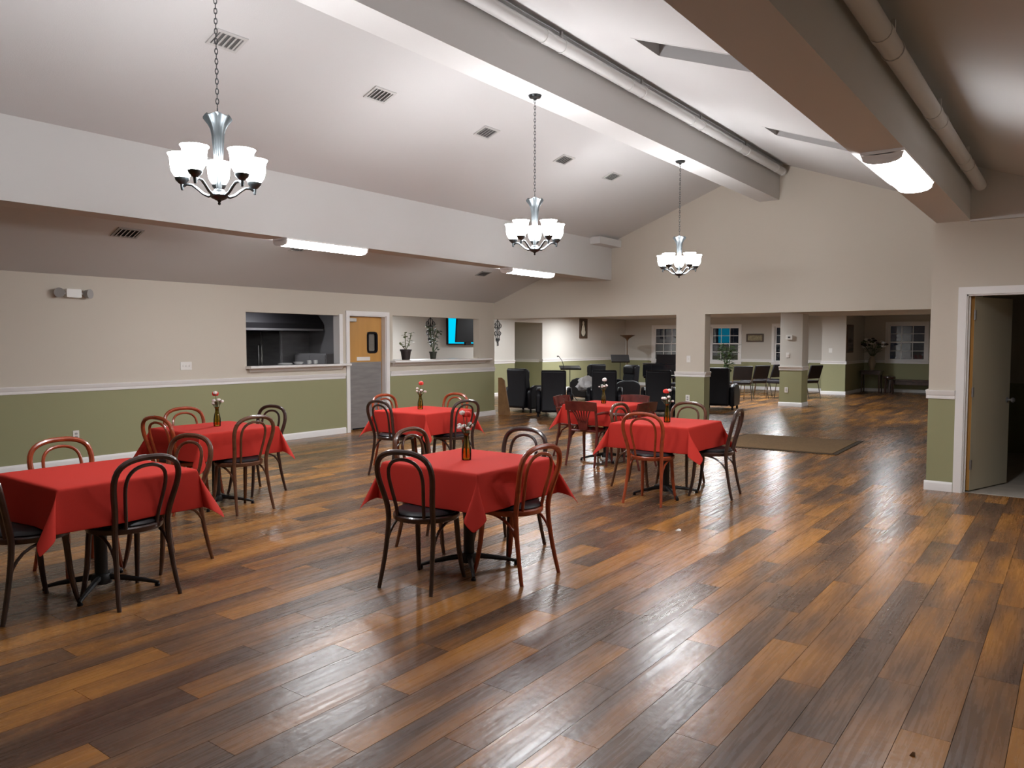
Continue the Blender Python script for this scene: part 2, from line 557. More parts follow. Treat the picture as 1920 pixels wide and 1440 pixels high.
# kitchen shell
mb = MB()
mb.box(XF, 9.85, -0.01, XL - 0.15, 9.95, WT)
mb.box(XF - 0.12, 4.4, -0.01, XF, 9.87, WT)
mb.box(XF, 4.3, -0.01, XL - 0.15, 4.4, WT)
struct(mb.build('wall_kitchen', M['kitchen_grey'], smooth=False), 'grey walls of the unlit kitchen')

# ================================================================== ceilings
mb = MB()
TH = 0.12
# left slope
mb.prism([(XL - 0.15, WT - SL * 0.15), (XM, ZM), (XM, ZM + TH), (XL - 0.15, WT - SL * 0.15 + TH)], 'y', YF - 0.1, YB)
# right slope with two skylight shafts
SKY = [(-3.21, -2.05, 6.05, 6.56), (-3.21, -2.05, 9.43, 9.92)]
ys = [YF - 0.1, 6.05, 6.56, 9.43, 9.92, YB]
for a, b in zip(ys, ys[1:]):
    def strip(x0, x1):
        mb.prism([(x0, ceil_z(x0)), (x1, ceil_z(x1)), (x1, ceil_z(x1) + TH), (x0, ceil_z(x0) + TH)], 'y', a, b)
    if any(abs(a - s[2]) < 1e-6 for s in SKY):
        strip(XM, SKY[0][0]); strip(SKY[0][1], XR + 0.15)
    else: strip(XM, XR + 0.15)
for x0, x1, y0, y1 in SKY:
    for xa, xb, ya, yb in ((x0 - .01, x0 + .015, y0 - .01, y1 + .01), (x1 - .015, x1 + .01, y0 - .01, y1 + .01), (x0 + .015, x1 - .015, y0 - .01, y0 + .015), (x0 + .015, x1 - .015, y1 - .015, y1 + .01)):
        mb.prism([(xa, ceil_z(xa) - .002), (xb, ceil_z(xb) - .002), (xb, ceil_z(xb) + .42), (xa, ceil_z(xa) + .42)], 'y', ya, yb)
struct(mb.build('ceiling', M['ceiling_paint'], smooth=False), 'white sloped ceiling rising to a ridge')
for i, (x0, x1, y0, y1) in enumerate(SKY):
    o = MB().prism([(x0 - .03, ceil_z(x0) + .42), (x1 + .03, ceil_z(x1) + .40), (x1 + .03, ceil_z(x1) + .42), (x0 - .03, ceil_z(x0) + .44)], 'y', y0 - .03, y1 + .03).build('window_%d' % (5 + i), M['kitchen_dark'], smooth=False)
    struct(o, ['dark skylight pane nearer the camera', 'dark skylight pane nearer the gable wall'][i])
mb = MB()
mb.box(XF - 0.1, 4.3, WT, XL - 0.15, YB, WT + 0.1)
mb.box(XF - 0.1, YB + 0.2, WT, XS + 0.12, 26.7, WT + 0.1)
struct(mb.build('ceiling_lounge', M['ceiling_paint'], smooth=False), 'flat lounge and kitchen ceiling')
struct(MB().box(XS + 0.12, YS + 0.12, 2.4, XR, YB, 2.5).build('ceiling_side_room', M['ceiling_paint'], smooth=False))


def beam(name, x0, x1, zb, y0, y1, label):
    top = [(x1, ceil_z(x1) + 0.01)]
    if x0 < XM < x1: top.append((XM, ZM + 0.01))
    top.append((x0, ceil_z(x0) + 0.01))
    o = MB().prism([(x0, zb), (x1, zb)] + top, 'y', y0, y1).build(name, M['beam_paint'], smooth=False)
    return struct(o, label)


beam('beam_ridge', -4.46, -4.13, 3.93, YF, YB, 'boxed white ridge beam over the chandeliers')
beam('beam_left', -7.62, -7.30, 2.75, YF, YB, 'deep boxed white beam on the kitchen side')
beam('beam_right', -1.26, -0.955, 2.80, YF, YS, 'boxed beam with a fluorescent lamp underneath')
beam('beam_cross', -0.955, 0.0, 2.785, YS - 0.06, YS, 'shadowed header above the open doorway')
struct(MB().box(-7.30, 12.2, 3.36, -7.09, YB, 3.49).build('trim_10', M['beam_paint'], smooth=False), 'small boxed ledge at the end of the beam')


# ================================================================== rails, baseboards, casings
def rail_prof(t):   # (out, z) profile, t = rail centre height
    return [(0, t - .045), (.010, t - .045), (.014, t - .030), (.012, t - .012), (.024, t + .004), (.024, t + .022), (.030, t + .030), (.030, t + .045), (0, t + .045)]


BASE_P = [(0, 0), (.018, 0), (.018, .075), (.012, .092), (0, .10)]


def run_y(prof, x, sgn, ya, yb, mb):     # along y at plane x, sticking out sgn
    poly = [(x + sgn * a, z) for a, z in prof]
    return mb.prism(poly, 'y', ya, yb)


def run_x(prof, y, sgn, xa, xb, mb):
    poly = [(y + sgn * a, z) for a, z in prof]
    return mb.prism(poly, 'x', xa, xb)


RZ = 0.985
mb = MB()
for a, b in ((YF, 8.83), (9.90, YB)): run_y(rail_prof(RZ), XL, 1, a, b, mb)
struct(mb.build('trim_1', M['trim_white']), 'white chair rail on the kitchen wall')
mb = MB()
for a, b in ((YF, 8.83), (9.90, YB + .018)): run_y(BASE_P, XL, 1, a, b, mb)
run_x(BASE_P, YB, 1, XL - .15, XL, mb)
struct(mb.build('baseboard_left', M['trim_white']), 'white baseboard along the kitchen wall')


def wrap(prof, x0, x1, y0, y1, mb, sides='fblr'):
    if 'f' in sides: run_x(prof, y0, -1, x0 - prof[2][0], x1 + prof[2][0], mb)
    if 'b' in sides: run_x(prof, y1, 1, x0 - prof[2][0], x1 + prof[2][0], mb)
    if 'l' in sides: run_y(prof, x0, -1, y0, y1, mb)
    if 'r' in sides: run_y(prof, x1, 1, y0, y1, mb)


mb = MB(); wrap(rail_prof(RZ), -5.95, -5.40, YB, YB + .25, mb)
struct(mb.build('trim_2', M['trim_white']), 'white chair rail around the pillar')
mb = MB(); wrap(BASE_P, -5.95, -5.40, YB, YB + .25, mb)
struct(mb.build('baseboard_pillar', M['trim_white']), 'white baseboard around the pillar')
mb = MB(); run_x(rail_prof(1.015), YS, -1, XS - .02, -1.045, mb); run_x(rail_prof(1.015), YS, -1, 0.0, XR, mb); run_y(rail_prof(1.015), XS, -1, YS, YB, mb)
struct(mb.build('trim_3', M['trim_white']), 'white chair rail beside the open doorway')
mb = MB(); run_x(BASE_P, YS, -1, XS - .018, -1.045, mb); run_x(BASE_P, YS, -1, 0.0, XR, mb); run_y(BASE_P, XS, -1, YS, 26.5, mb)
struct(mb.build('baseboard_partition', M['trim_white']), 'white baseboard beside the open doorway')
# lounge rails
LR = 0.955
mb = MB()
for a, b in ((9.95, REC[0]), (REC[1], YW)): run_y(rail_prof(LR + .03), XF, 1, a, b, mb)
run_x(rail_prof(LR + .03), REC[1], -1, XF - 2.2, XF - 0.12, mb)
run_y(rail_prof(LR + .03), XF - 2.2, 1, REC[0], REC[1], mb)
edges = [XF] + [v for h in WINS for v in (h[0] - .08, h[1] + .08)] + [-6.3]
for a, b in zip(edges[::2], edges[1::2]): run_x(rail_prof(LR), YW, -1, a, b, mb)
run_x(rail_prof(LR), 24.1, -1, -6.33, -5.59, mb)
run_y(rail_prof(LR), -5.62, 1, 24.1, 26.5, mb)
run_x(rail_prof(LR), 26.5, -1, -5.62, NW[0] - .08, mb); run_x(rail_prof(LR), 26.5, -1, NW[1] + .08, XS, mb)
struct(mb.build('trim_4', M['trim_white']), 'white chair rail around the lounge')
mb = MB(); wrap(rail_prof(0.925), -5.95, -5.42, 19.0, 19.5, mb)
struct(mb.build('trim_5', M['trim_white']), 'white chair rail around the lounge column')
mb = MB()
for a, b in ((9.95, REC[0]), (REC[1], YW)): run_y(BASE_P, XF, 1, a, b, mb)
run_x(BASE_P, YW, -1, XF, -6.3, mb); run_x(BASE_P, 24.1, -1, -6.32, -5.60, mb); run_y(BASE_P, -5.62, 1, 24.1, 26.5, mb); run_x(BASE_P, 26.5, -1, -5.62, XS, mb)
wrap(BASE_P, -5.95, -5.42, 19.0, 19.5, mb)
struct(mb.build('baseboard_lounge', M['trim_white']), 'white baseboard around the lounge')

# hatch sills and dark counter behind the second hatch
for i, (ya, yb, z) in enumerate(((6.88, 8.86, 1.19), (9.90, 12.76, 1.215))):
    mb = MB()
    mb.prism([(XL - .15, z - .03), (XL + .13, z - .03), (XL + .14, z - .02), (XL + .14, z), (XL + .13, z + .01), (XL - .15, z + .01)], 'y', ya, yb)
    mb.prism([(XL, z - .03), (XL + .07, z - .03), (XL + .05, z - .06), (XL + .02, z - .085), (XL, z - .085)], 'y', ya + .06, yb - .12)
    struct(mb.build('trim_%d' % (6 + i), M['trim_white'], smooth=False), ['white sill of the hatch into the dark kitchen', 'white sill of the hatch with potted plants'][i])
# white liner of the first hatch's right side
struct(MB().box(XL - .145, W1[1] - .012, W1[2], XL + .012, W1[1] + .06, W1[3] + .02).build('trim_8', M['trim_white'], smooth=False), 'white jamb of the kitchen hatch')


# ================================================================== kitchen swing door
def door_casing(name, parent_label):
    mb = MB()
    a, b, z = DO[0], DO[1], DO[3]
    for y0, y1 in ((a - .075, a + .0), (b - .0, b + .075)): mb.box(XL - .02, y0, 0, XL + .018, y1, z + .075)
    mb.box(XL - .02, a, z, XL + .018, b, z + .075)
    mb.box(XL - .15, a, 0, XL, a + .012, z); mb.box(XL - .15, b - .012, 0, XL, b, z); mb.box(XL - .15, a, z - .012, XL, b, z)
    return mb.build(name, M['trim_white'], smooth=False)


struct(door_casing('trim_11', ''), 'white casing of the kitchen door')
d1 = bpy.data.objects.new('door_1', None); COL.objects.link(d1); d1.location = (XL - .12, DO[0] + .016, .012)
struct(d1, 'kitchen swing door, oak above and steel below')
DW = DO[1] - DO[0] - .032; DH = DO[3] - .03
# leaf split into rails and stiles around the rounded window
wy0, wy1, wz0, wz1 = 0.49, 0.73, 1.36, 1.73
mb = MB()
mb.box(-.02, 0, 0, .02, wy0, DH); mb.box(-.02, wy1, 0, .02, DW, DH)
mb.box(-.02, wy0, 0, .02, wy1, wz0); mb.box(-.02, wy0, wz1, .02, wy1, DH)
mb.build('leaf', M['door_oak'], d1, smooth=False)
MB().box(.0202, .015, .01, .0235, DW - .015, 1.20).build('kick_plate', M['steel'], d1, smooth=False)


def rrect(y0, y1, z0, z1, r, n=5):
    pts = []
    for cy, cz, a0 in ((y1 - r, z1 - r, 0), (y0 + r, z1 - r, 90), (y0 + r, z0 + r, 180), (y1 - r, z0 + r, 270)):
        for k in range(n + 1):
            a = math.radians(a0 + 90 * k / n); pts.append((cy + r * math.cos(a), cz + r * math.sin(a)))
    return pts


pts = rrect(wy0 + .012, wy1 - .012, wz0 + .012, wz1 - .012, .05)
MB().tube([(.022, a, b) for a, b in pts], .022, 6, closed=True).build('window_gasket', M['plastic_black'], d1)
MB().prism(rrect(wy0 + .01, wy1 - .01, wz0 + .01, wz1 - .01, .05), 'x', .0, .006).build('pane', M['door_glass'], d1, smooth=False)
MB().box(.0202, .24, 1.225, .026, .55, 1.29).build('sign_plate', M['plate_white'], d1, smooth=False)
MB().box(.0202, .02, DH - .09, .07, .20, DH - .03).build('closer', M['bright_steel'], d1, smooth=False)
MB().box(.0236, .12, .01, .032, .6, .035).build('bottom_sweep', M['plastic_black'], d1, smooth=False)

# right-hand doorway
mb = MB()
a, b, z = DX0, DX1, DZ
for x0, x1 in ((a - .075, a), (b, b + .075)): mb.box(x0, YS - .018, 0, x1, YS + .02, z + .075)
mb.box(a, YS - .018, z, b, YS + .02, z + .075)
for x0, x1 in ((a, a + .014), (b - .014, b)): mb.box(x0, YS, 0, x1, YS + .12, z)
mb.box(a, YS, z - .014, b, YS + .12, z)
mb.box(a + .014, YS + .06, 0, a + .03, YS + .075, z - .014)
struct(mb.build('trim_12', M['trim_white'], smooth=False), 'white casing of the open doorway')
d2 = bpy.data.objects.new('door_2', None); COL.objects.link(d2); d2.location = (a + .018, YS + .13, .012); d2.rotation_euler = (0, 0, math.radians(71))
struct(d2, 'cream flush door standing open into a dark room')
MB().box(0, -.045, 0, .85, -.0, DZ - .03).build('leaf', M['door_cream'], d2, smooth=False)
MB().box(-.001, -.044, .0, .0005, -.001, DZ - .03).build('edge_band', M['door_oak'], d2, smooth=False)
for hz in (.22, .98, 1.78):
    MB().tube([(-.006, -.05, hz), (-.006, -.05, hz + .1)], .009, 8).box(-.004, -.05, hz, .035, -.0455, hz + .1).build('hinge', M['steel'], d2)
kb = MB(); kb.lathe([(.028, 0), (.028, .006), (.012, .012), (.011, .04), (.026, .05), (.028, .066), (.018, .076), (0, .078)], (0, 0, 0), 14, 'y', Matrix.Diagonal((1, -1, 1)))
kb.build('knob', M['steel'], d2, loc=(.79, -.045, .92))


# ================================================================== windows
def sash_window(name, h, y, label):
    x0, x1, z0, z1 = h
    root = bpy.data.objects.new(name, None); COL.objects.link(root); root.location = (x0, y, z0); struct(root, label)
    W, H = x1 - x0, z1 - z0
    mb = MB()
    c = .075
    mb.box(-c, -.02, -.0, 0, .0, H + c); mb.box(W, -.02, 0, W + c, 0, H + c); mb.box(0, -.02, H, W, 0, H + c)
    mb.box(0, 0, 0, .02, .12, H); mb.box(W - .02, 0, 0, W, .12, H); mb.box(0.02, 0, H - .02, W - .02, .12, H)
    mb.build('casing', M['trim_white'], root, smooth=False)
    MB().box(-c - .04, -.07, -.035, W + c + .04, .12, 0).box(-c, -.025, -.10, W + c, 0, -.035).build('sill', M['trim_white'], root, smooth=False)
    hm = H / 2
    for k, (za, zb, yy) in enumerate(((0.0, hm + .02, .045), (hm - .02, H - .02, .075))):
        fr = .038
        s = MB()
        xa, xb = .02, W - .02
        s.box(xa, yy - .015, za, xa + fr, yy + .015, zb); s.box(xb - fr, yy - .015, za, xb, yy + .015, zb)
        s.box(xa + fr, yy - .015, za, xb - fr, yy + .015, za + fr); s.box(xa + fr, yy - .015, zb - fr, xb - fr, yy + .015, zb)
        so = s.build('sash', M['trim_white'], root, smooth=False)
        ia, ib, ja, jb = xa + fr, xb - fr, za + fr, zb - fr
        mu = .018
        for i in range(1, 3):
            xx = ia + (ib - ia) * i / 3
            MB().box(xx - mu / 2, yy - .010, ja, xx + mu / 2, yy + .010, jb).build('muntin', M['trim_white'], so, smooth=False)
        for i in range(3):
            MB().box(ia + (ib - ia) * i / 3 + mu / 2, yy - .010, (ja + jb) / 2 - mu / 2, ia + (ib - ia) * (i + 1) / 3 - mu / 2, yy + .010, (ja + jb) / 2 + mu / 2).build('muntin', M['trim_white'], so, smooth=False)
            for j in range(2):
                pa = ia + (ib - ia) * i / 3 + mu / 2; pb = ia + (ib - ia) * (i + 1) / 3 - mu / 2
                qa = ja + (jb - ja) * j / 2 + mu / 2; qb = ja + (jb - ja) * (j + 1) / 2 - mu / 2
                MB().box(pa, yy - .003, qa, pb, yy + .003, qb).build('pane', M['window_glass'], so, smooth=False)
    return root


sash_window('window_1', WINS[0], YW, 'white sash window behind the piano')
sash_window('window_2', WINS[1], YW, 'white sash window behind the tall dark plant')
sash_window('window_3', WINS[2], YW, 'white sash window half hidden by the column')
sash_window('window_4', NW, 26.5, 'white sash window above the bench in the alcove')


# ================================================================== pipes along the beams
def pipe(name, x, z, y0, y1, r, label):
    root = thing(name, label, 'pipe', (x, y0, z))
    MB().tube([(0, 0, 0), (0, y1 - y0, 0)], r, 14).build('tube', M['beam_paint'], root)
    y = 1.6
    while y < y1 - y0 - .2:
        MB().tube([(0, y, 0), (0, y + .09, 0)], r * 1.07, 14).build('coupling', M['beam_paint'], root)
        MB().box(-.012, y + .3, r * .6, .012, y + .325, r + .10).tube([(0, y + .312, 0), (0, y + .337, 0)], r * 1.12, 12).build('hanger', M['beam_paint'], root)
        y += 1.65
    return root


pipe('sprinkler_pipe', -4.045, 4.36, YF + .05, 12.9, .062, 'white painted pipe along the ridge beam')
pipe('sprinkler_pipe', -0.865, 3.12, YF + .05, 8.95, .055, 'painted pipe along the beam above the fluorescent lamp by the doorway')


# ================================================================== ceiling vents
def vent(x, y, lx, ly, sgn, label, fm='vent_white', bmat='vent_grey'):
    z = ceil_z(x)
    root = thing('ceiling_vent', label, 'vent', (x, y, z), 0, 'ceiling vents')
    root.rotation_euler = (0, -math.atan(SL) * sgn, 0)
    f = MB()
    fr = .025
    f.box(-lx / 2, -ly / 2, -.012, -lx / 2 + fr, ly / 2, 0); f.box(lx / 2 - fr, -ly / 2, -.012, lx / 2, ly / 2, 0)
    f.box(-lx / 2 + fr, -ly / 2, -.012, lx / 2 - fr, -ly / 2 + fr, 0); f.box(-lx / 2 + fr, ly / 2 - fr, -.012, lx / 2 - fr, ly / 2, 0)
    f.build('frame', M[fm], root, smooth=False)
    MB().box(-lx / 2 + fr, -ly / 2 + fr, -.003, lx / 2 - fr, ly / 2 - fr, -.001).build('backing', M[bmat], root, smooth=False)
    n = 5
    for i in range(n):
        yy = -ly / 2 + fr + (ly - 2 * fr) * (i + .5) / n
        MB().obox((0, yy, -.010), (lx - 2 * fr, (ly - 2 * fr) / n * .75, .003), (math.radians(30), 0, 0)).build('slat', M[fm], root, smooth=False)


for y, lb in ((3.78, 'grey vent on the sloped ceiling above the nearest chandelier'), (5.50, 'grey vent on the sloped ceiling, largest one between first and second chandelier'),
              (7.22, 'grey vent on the sloped ceiling just left of the middle chandelier chain'), (8.91, 'grey vent on the sloped ceiling just right of the middle chandelier chain'),
              (10.24, 'grey vent on the sloped ceiling nearest the gable wall')):
    vent(-5.75, y, .20, .28, 1, lb)
vent(-8.98, 4.55, .22, .30, 1, 'dark vent in the low ceiling left of the long fluorescent lamp', 'plate_grey', 'kitchen_dark')
vent(-8.98, 11.17, .20, .27, 1, 'dark vent in the low ceiling above the plant hatch', 'plate_grey', 'kitchen_dark')
vent(-8.9, 6.9, .12, .25, 1, 'small vent in the low ceiling behind the left fluorescent lamp')


# ================================================================== chandeliers
def chandelier(loc, ztop, label, away):
    """loc z = bottom of finial"""
    root = thing('chandelier', label, 'chandelier', loc, math.radians(away), 'chandeliers under the ridge beam')
    H = ztop - loc[2]
    MB().lathe([(.0, -.045), (.012, -.045), (.02, -.03), (.055, -.022), (.065, -.004), (.065, 0)], (0, 0, H), 20).build('canopy', M['nickel'], root)
    ch = MB(); z = H - .04; k = 0
    while z > .585:
        pts = []
        for i in range(8):
            a = 2 * PI * i / 8
            u, v = .0085 * math.cos(a), .020 * math.sin(a)
            pts.append((u, 0, z - .016 + v) if k % 2 else (0, u, z - .016 + v))
        ch.tube(pts, .0028, 5, closed=True)
        z -= .030; k += 1
    ch.build('chain', M['nickel'], root)
    MB().tube([(.028 * math.cos(a), 0, .560 + .028 * math.sin(a)) for a in [i * PI / 8 for i in range(16)]], .004, 6, closed=True).build('loop', M['nickel'], root)
    # fluted stem flaring into petals at the top
    prof = [(.012, .085), (.015, .11), (.021, .22), (.029, .34), (.034, .42), (.040, .46), (.052, .50), (.074, .533), (.078, .540), (.066, .541), (.04, .51), (.0, .49)]
    seg = 30; vs = []; fs = []
    for i, (r, zz) in enumerate(prof):
        for j in range(seg):
            a = 2 * PI * j / seg
            q = 1 + .16 * math.cos(5 * a) * (1 if i < 9 else .3)
            vs.append((r * q * math.cos(a), r * q * math.sin(a), zz + (.012 * math.cos(5 * a + PI) if 5 < i < 9 else 0)))
    for i in range(len(prof) - 1):
        for j in range(seg):
            j2 = (j + 1) % seg
            fs.append((i * seg + j, i * seg + j2, (i + 1) * seg + j2, (i + 1) * seg + j))
    MB().add(vs, fs).build('stem', M['nickel'], root)
    MB().lathe([(0, .028), (.02, .030), (.045, .042), (.055, .058), (.05, .075), (.035, .085), (.03, .095), (0, .095)], (0, 0, 0), 18).build('hub', M['nickel'], root)
    MB().lathe([(0, 0), (.008, .004), (.010, .012), (.006, .018), (.014, .026), (.008, .034)], (0, 0, 0), 10).build('finial', M['nickel'], root)
    for i in range(5):
        a = 2 * PI * i / 5
        ca, sa = math.cos(a), math.sin(a)
        pr = [(.035, .062), (.065, .055), (.098, .070), (.132, .100), (.162, .122), (.195, .125), (.218, .112), (.222, .095)]
        arm = MB().tube([(r * ca, r * sa, z) for r, z in pr], [.010, .010, .009, .009, .009, .009, .009, .007], 8).build('arm', M['nickel'], root)
        mbc = MB().lathe([(0, .088), (.008, .090), (.010, .100), (.012, .125), (.022, .132), (.040, .150), (.044, .165), (.03, .166), (0, .160)], (.222 * ca, .222 * sa, 0), 14)
        mbc.build('cup', M['nickel'], arm)
        mbs = MB().lathe([(0.0335, 0.167), (0.0469, 0.1774), (0.0603, 0.2014), (0.067, 0.2334), (0.0687, 0.2694), (0.072, 0.291), (0.082, 0.307), (0.0796, 0.3078), (0.0687, 0.291), (0.0644, 0.2654), (0.0619, 0.2334), (0.0536, 0.2054), (0.0393, 0.1814), (0.0, 0.1734)], (.222 * ca, .222 * sa, 0), 20)
        mbs.build('shade', M['shade_glow'], root)
    return root


chandelier((XM, 2.752, 2.405), 3.93, 'nearest and largest five-light chandelier, its chain leaving the picture top', 147.4)
chandelier((XM, 6.145, 2.405), 3.93, 'middle one of the three five-light chandeliers', 125.0)
chandelier((XM, 9.465, 2.405), 3.93, 'farthest five-light chandelier, hanging before the gable wall', 114.4)


# ================================================================== fluorescent lamps
def fluoro(x, y0, y1, z, label):
    root = thing('fluorescent_lamp', label, 'ceiling lamp', (x, y0, z), 0, 'wraparound fluorescent lamps')
    L = y1 - y0; hw = .13
    MB().prism([(-hw, 0), (-hw, -.018), (-.05, -.026), (.05, -.026), (hw, -.018), (hw, 0)], 'y', 0, L).build('housing', M['trim_white'], root, smooth=False)
    prof = [(-hw + .005, -.02)] + [((hw - .012) * math.sin(t), -.028 - .055 * math.cos(t) ** .6) for t in [math.radians(d) for d in (-88, -72, -50, -25, 0, 25, 50, 72, 88)]] + [(hw - .005, -.02)]
    MB().prism(prof, 'y', .02, L - .02).build('diffuser', M['tube_glow'], root)
    for yy in (0, L - .018):
        MB().prism([(a * 1.03, b * 1.04) for a, b in prof], 'y', yy, yy + .018).build('end_cap', M['trim_white'], root)
    return root


fluoro(-7.41, 5.50, 6.74, 2.75, 'long fluorescent lamp under the deep beam, left of the two')
fluoro(-7.41, 9.80, 11.02, 2.75, 'fluorescent lamp under the deep beam beside the middle chandelier')
fluoro(-1.08, 5.45, 6.68, 2.80, 'fluorescent lamp under the beam at upper right')


# unseen ceiling lamps added to brighten the lounge and the kitchen
def fill_can(x, y, label, glow='fill_glow'):
    root = thing('added_fill_lamp', label, 'ceiling lamp', (x, y, WT), 0, 'added unseen fill lamps in the lounge and kitchen ceilings')
    MB().lathe([(.10, 0), (.10, -.006), (.075, -.008), (.075, 0)], (0, 0, 0), 20).build('trim_ring', M['trim_white'], root)
    MB().lathe([(.074, -.001), (.074, -.004), (0, -.004)], (0, 0, 0), 20).build('lens', M[glow], root)


fill_can(-12.1, 12.6, 'added unseen fill lamp behind the plant hatch')
fill_can(-6.7, 21.2, 'added unseen fill lamp near the lounge column')
fill_can(-12.2, 20.6, 'added unseen fill lamp before the framed portrait')
fill_can(-12.3, 17.3, 'added unseen fill lamp before the blue television', 'half_fill_glow')
fill_can(-9.0, 20.8, 'added unseen fill lamp above the piano')
fill_can(-11.6, 8.3, 'added dim fill lamp, unseen, in the kitchen ceiling', 'kitchen_fill_glow')
fill_can(-3.2, 17.4, 'added unseen fill lamp behind the soffit by the alcove', 'half_fill_glow')
fill_can(-7.4, 18.5, 'added unseen fill lamp above the row of black chairs')


# ================================================================== bentwood chairs
def bentwood(wood):
    """local: faces +y, origin on the floor under the seat centre; top of the hoop at (0,-.27,.88)"""
    root = bpy.data.objects.new('bentwood_chair', None); COL.objects.link(root)
    R = .205
    ring = [(R * math.cos(a), R * math.sin(a) * 1.0, .445) for a in [2 * PI * i / 28 for i in range(28)]]
    MB().lathe([(R - .035, .425), (R + .006, .425), (R + .012, .435), (R + .012, .455), (R + .004, .463), (R - .035, .463)], (0, 0, 0), 32).build('seat_frame', M[wood], root)
    MB().lathe([(0, .440), (R - .03, .440), (R - .006, .462), (R - .002, .472), (R - .014, .485), (R - .05, .492), (0, .496)], (0, 0, 0), 30).build('seat_cushion', M['black_vinyl'], root)
    # outer hoop and back legs in one bent rod
    half = [(.195, -.255, 0), (.190, -.240, .06), (.180, -.215, .18), (.172, -.192, .32), (.168, -.182, .44), (.170, -.192, .52), (.182, -.212, .60), (.198, -.234, .68), (.204, -.250, .75), (.188, -.262, .815), (.145, -.269, .856), (.078, -.273, .877), (0, -.274, .882)]
    path = half + [(-x, y, z) for x, y, z in reversed(half[:-1])]
    n = len(path)
    rad = [.0125 + .005 * min(1, (min(i, n - 1 - i)) / 4.0) for i in range(n)]

    def smooth_path(p, k=3):
        out = []
        P = [Vector(q) for q in p]
        for i in range(len(P) - 1):
            p0 = P[max(i - 1, 0)]; p1 = P[i]; p2 = P[i + 1]; p3 = P[min(i + 2, len(P) - 1)]
            for j in range(k):
                t = j / k
                out.append(0.5 * ((2 * p1) + (p2 - p0) * t + (2 * p0 - 5 * p1 + 4 * p2 - p3) * t * t + (3 * p1 - p0 - 3 * p2 + p3) * t ** 3))
        out.append(P[-1])
        return out
    sp = smooth_path(path, 2)
    MB().tube(sp, [.0125 + .0055 * min(1, min(i, len(sp) - 1 - i) / 9.0) for i in range(len(sp))], 9).build('back_hoop', M[wood], root)
    h2 = [(.098, -.178, .45), (.104, -.192, .53), (.118, -.215, .63), (.126, -.234, .71), (.116, -.249, .775), (.082, -.259, .815), (.036, -.263, .832), (0, -.264, .835)]
    MB().tube(smooth_path(h2 + [(-x, y, z) for x, y, z in reversed(h2[:-1])], 2), .0115, 8).build('inner_hoop', M[wood], root)
    for s in (-1, 1):
        MB().tube(smooth_path([(s * .150, .115, .455), (s * .154, .128, .36), (s * .160, .142, .20), (s * .172, .165, .06), (s * .180, .182, 0)], 2), [.0185, .0185, .0185, .018, .017, .016, .015, .013, .0125], 9).build('front_leg', M[wood], root)
    for s in (-1, 1):
        # quarter-round braces from the back legs forward under the seat
        MB().tube(smooth_path([(s * .178, -.205, .22), (s * .176, -.185, .30), (s * .175, -.125, .375), (s * .178, -.04, .415), (s * .180, .02, .425)], 2), .0095, 7).build('brace', M[wood], root)
    MB().tube(smooth_path([(.155, .128, .345), (.13, .135, .395), (.07, .150, .418), (0, .155, .425), (-.07, .150, .418), (-.13, .135, .395), (-.155, .128, .345)], 2), .0085, 7).build('brace', M[wood], root)
    return root


def armchair():
    """mahogany chair with a fan-shaped splat and curved arms; top of the rail at (0,-.27,.82)"""
    wood = 'mahogany_wood'
    root = bpy.data.objects.new('splat_back_armchair', None); COL.objects.link(root)
    MB().prism([(-.215, .21), (.215, .21), (.225, .12), (.20, -.20), (-.20, -.20), (-.225, .12)], 'z', .43, .455).build('seat', M[wood], root, bevel=.008)
    for s in (-1, 1):
        MB().tube([(s * .205, -.285, 0), (s * .20, -.245, .15), (s * .195, -.205, .35), (s * .195, -.195, .46), (s * .198, -.225, .62), (s * .20, -.262, .79)], [.014, .017, .02, .02, .018, .016], 8).build('back_post', M[wood], root)
        MB().tube([(s * .195, .175, .44), (s * .198, .18, .25), (s * .205, .195, .0)], [.020, .019, .014], 8).build('front_leg', M[wood], root)
        MB().tube([(s * .20, -.245, .665), (s * .235, -.15, .675), (s * .25, 0, .672), (s * .245, .09, .665), (s * .235, .125, .655)], [.014, .017, .021, .021, .016], 8).build('arm', M[wood], root)
        MB().tube([(s * .242, .07, .66), (s * .240, .085, .60), (s * .222, .05, .52), (s * .205, .02, .45)], .013, 8).build('arm_post', M[wood], root)
        MB().tube([(s * .198, -.20, .26), (s * .197, -.16, .36), (s * .19, -.08, .42), (s * .185, 0, .43)], .010, 7).build('brace', M[wood], root)
    # top rail, curved board
    def fr(i, j):
        u = (i / 12 - .5) * 2; z = (.705, .74, .79, .815, .815, .79, .74, .705)[j]
        th = -.011 if j < 4 else .011
        y = -.245 - (z - .66) * .20 - .022 * (1 - u * u)
        zz = z + (.012 * (1 - u * u) if j in (2, 3, 4, 5) else 0)
        return (u * .222, y + th, zz)
    mb = MB().grid(fr, 13, 8)
    for c in (0, 12): mb.f.append(tuple(j * 13 + c for j in range(8)))
    mb.f += [(7 * 13 + i, 7 * 13 + i + 1, i + 1, i) for i in range(12)]
    mb.build('top_rail', M[wood], root)
    # fan splat: seven slats spreading out of a base block
    for k in range(-3, 4):
        MB().tube([(k * .014, -.195, .455), (k * .020, -.212, .55), (k * .034, -.245, .66), (k * .046, -.268, .72)], [.011, .010, .0085, .0085], 6).build('splat_slat', M[wood], root)
    MB().prism([(-.055, .455), (.055, .455), (.075, .56), (-.075, .56)], 'y', -.218, -.196).build('splat_base', M[wood], root, bevel=.004)
    return root


WOODS = {'dark': 'dark_wood', 'walnut': 'walnut_wood', 'cherry': 'cherry_wood'}
PROTO = {k: bentwood(v) for k, v in WOODS.items()}
PROTO['arm'] = armchair()
USED = set()


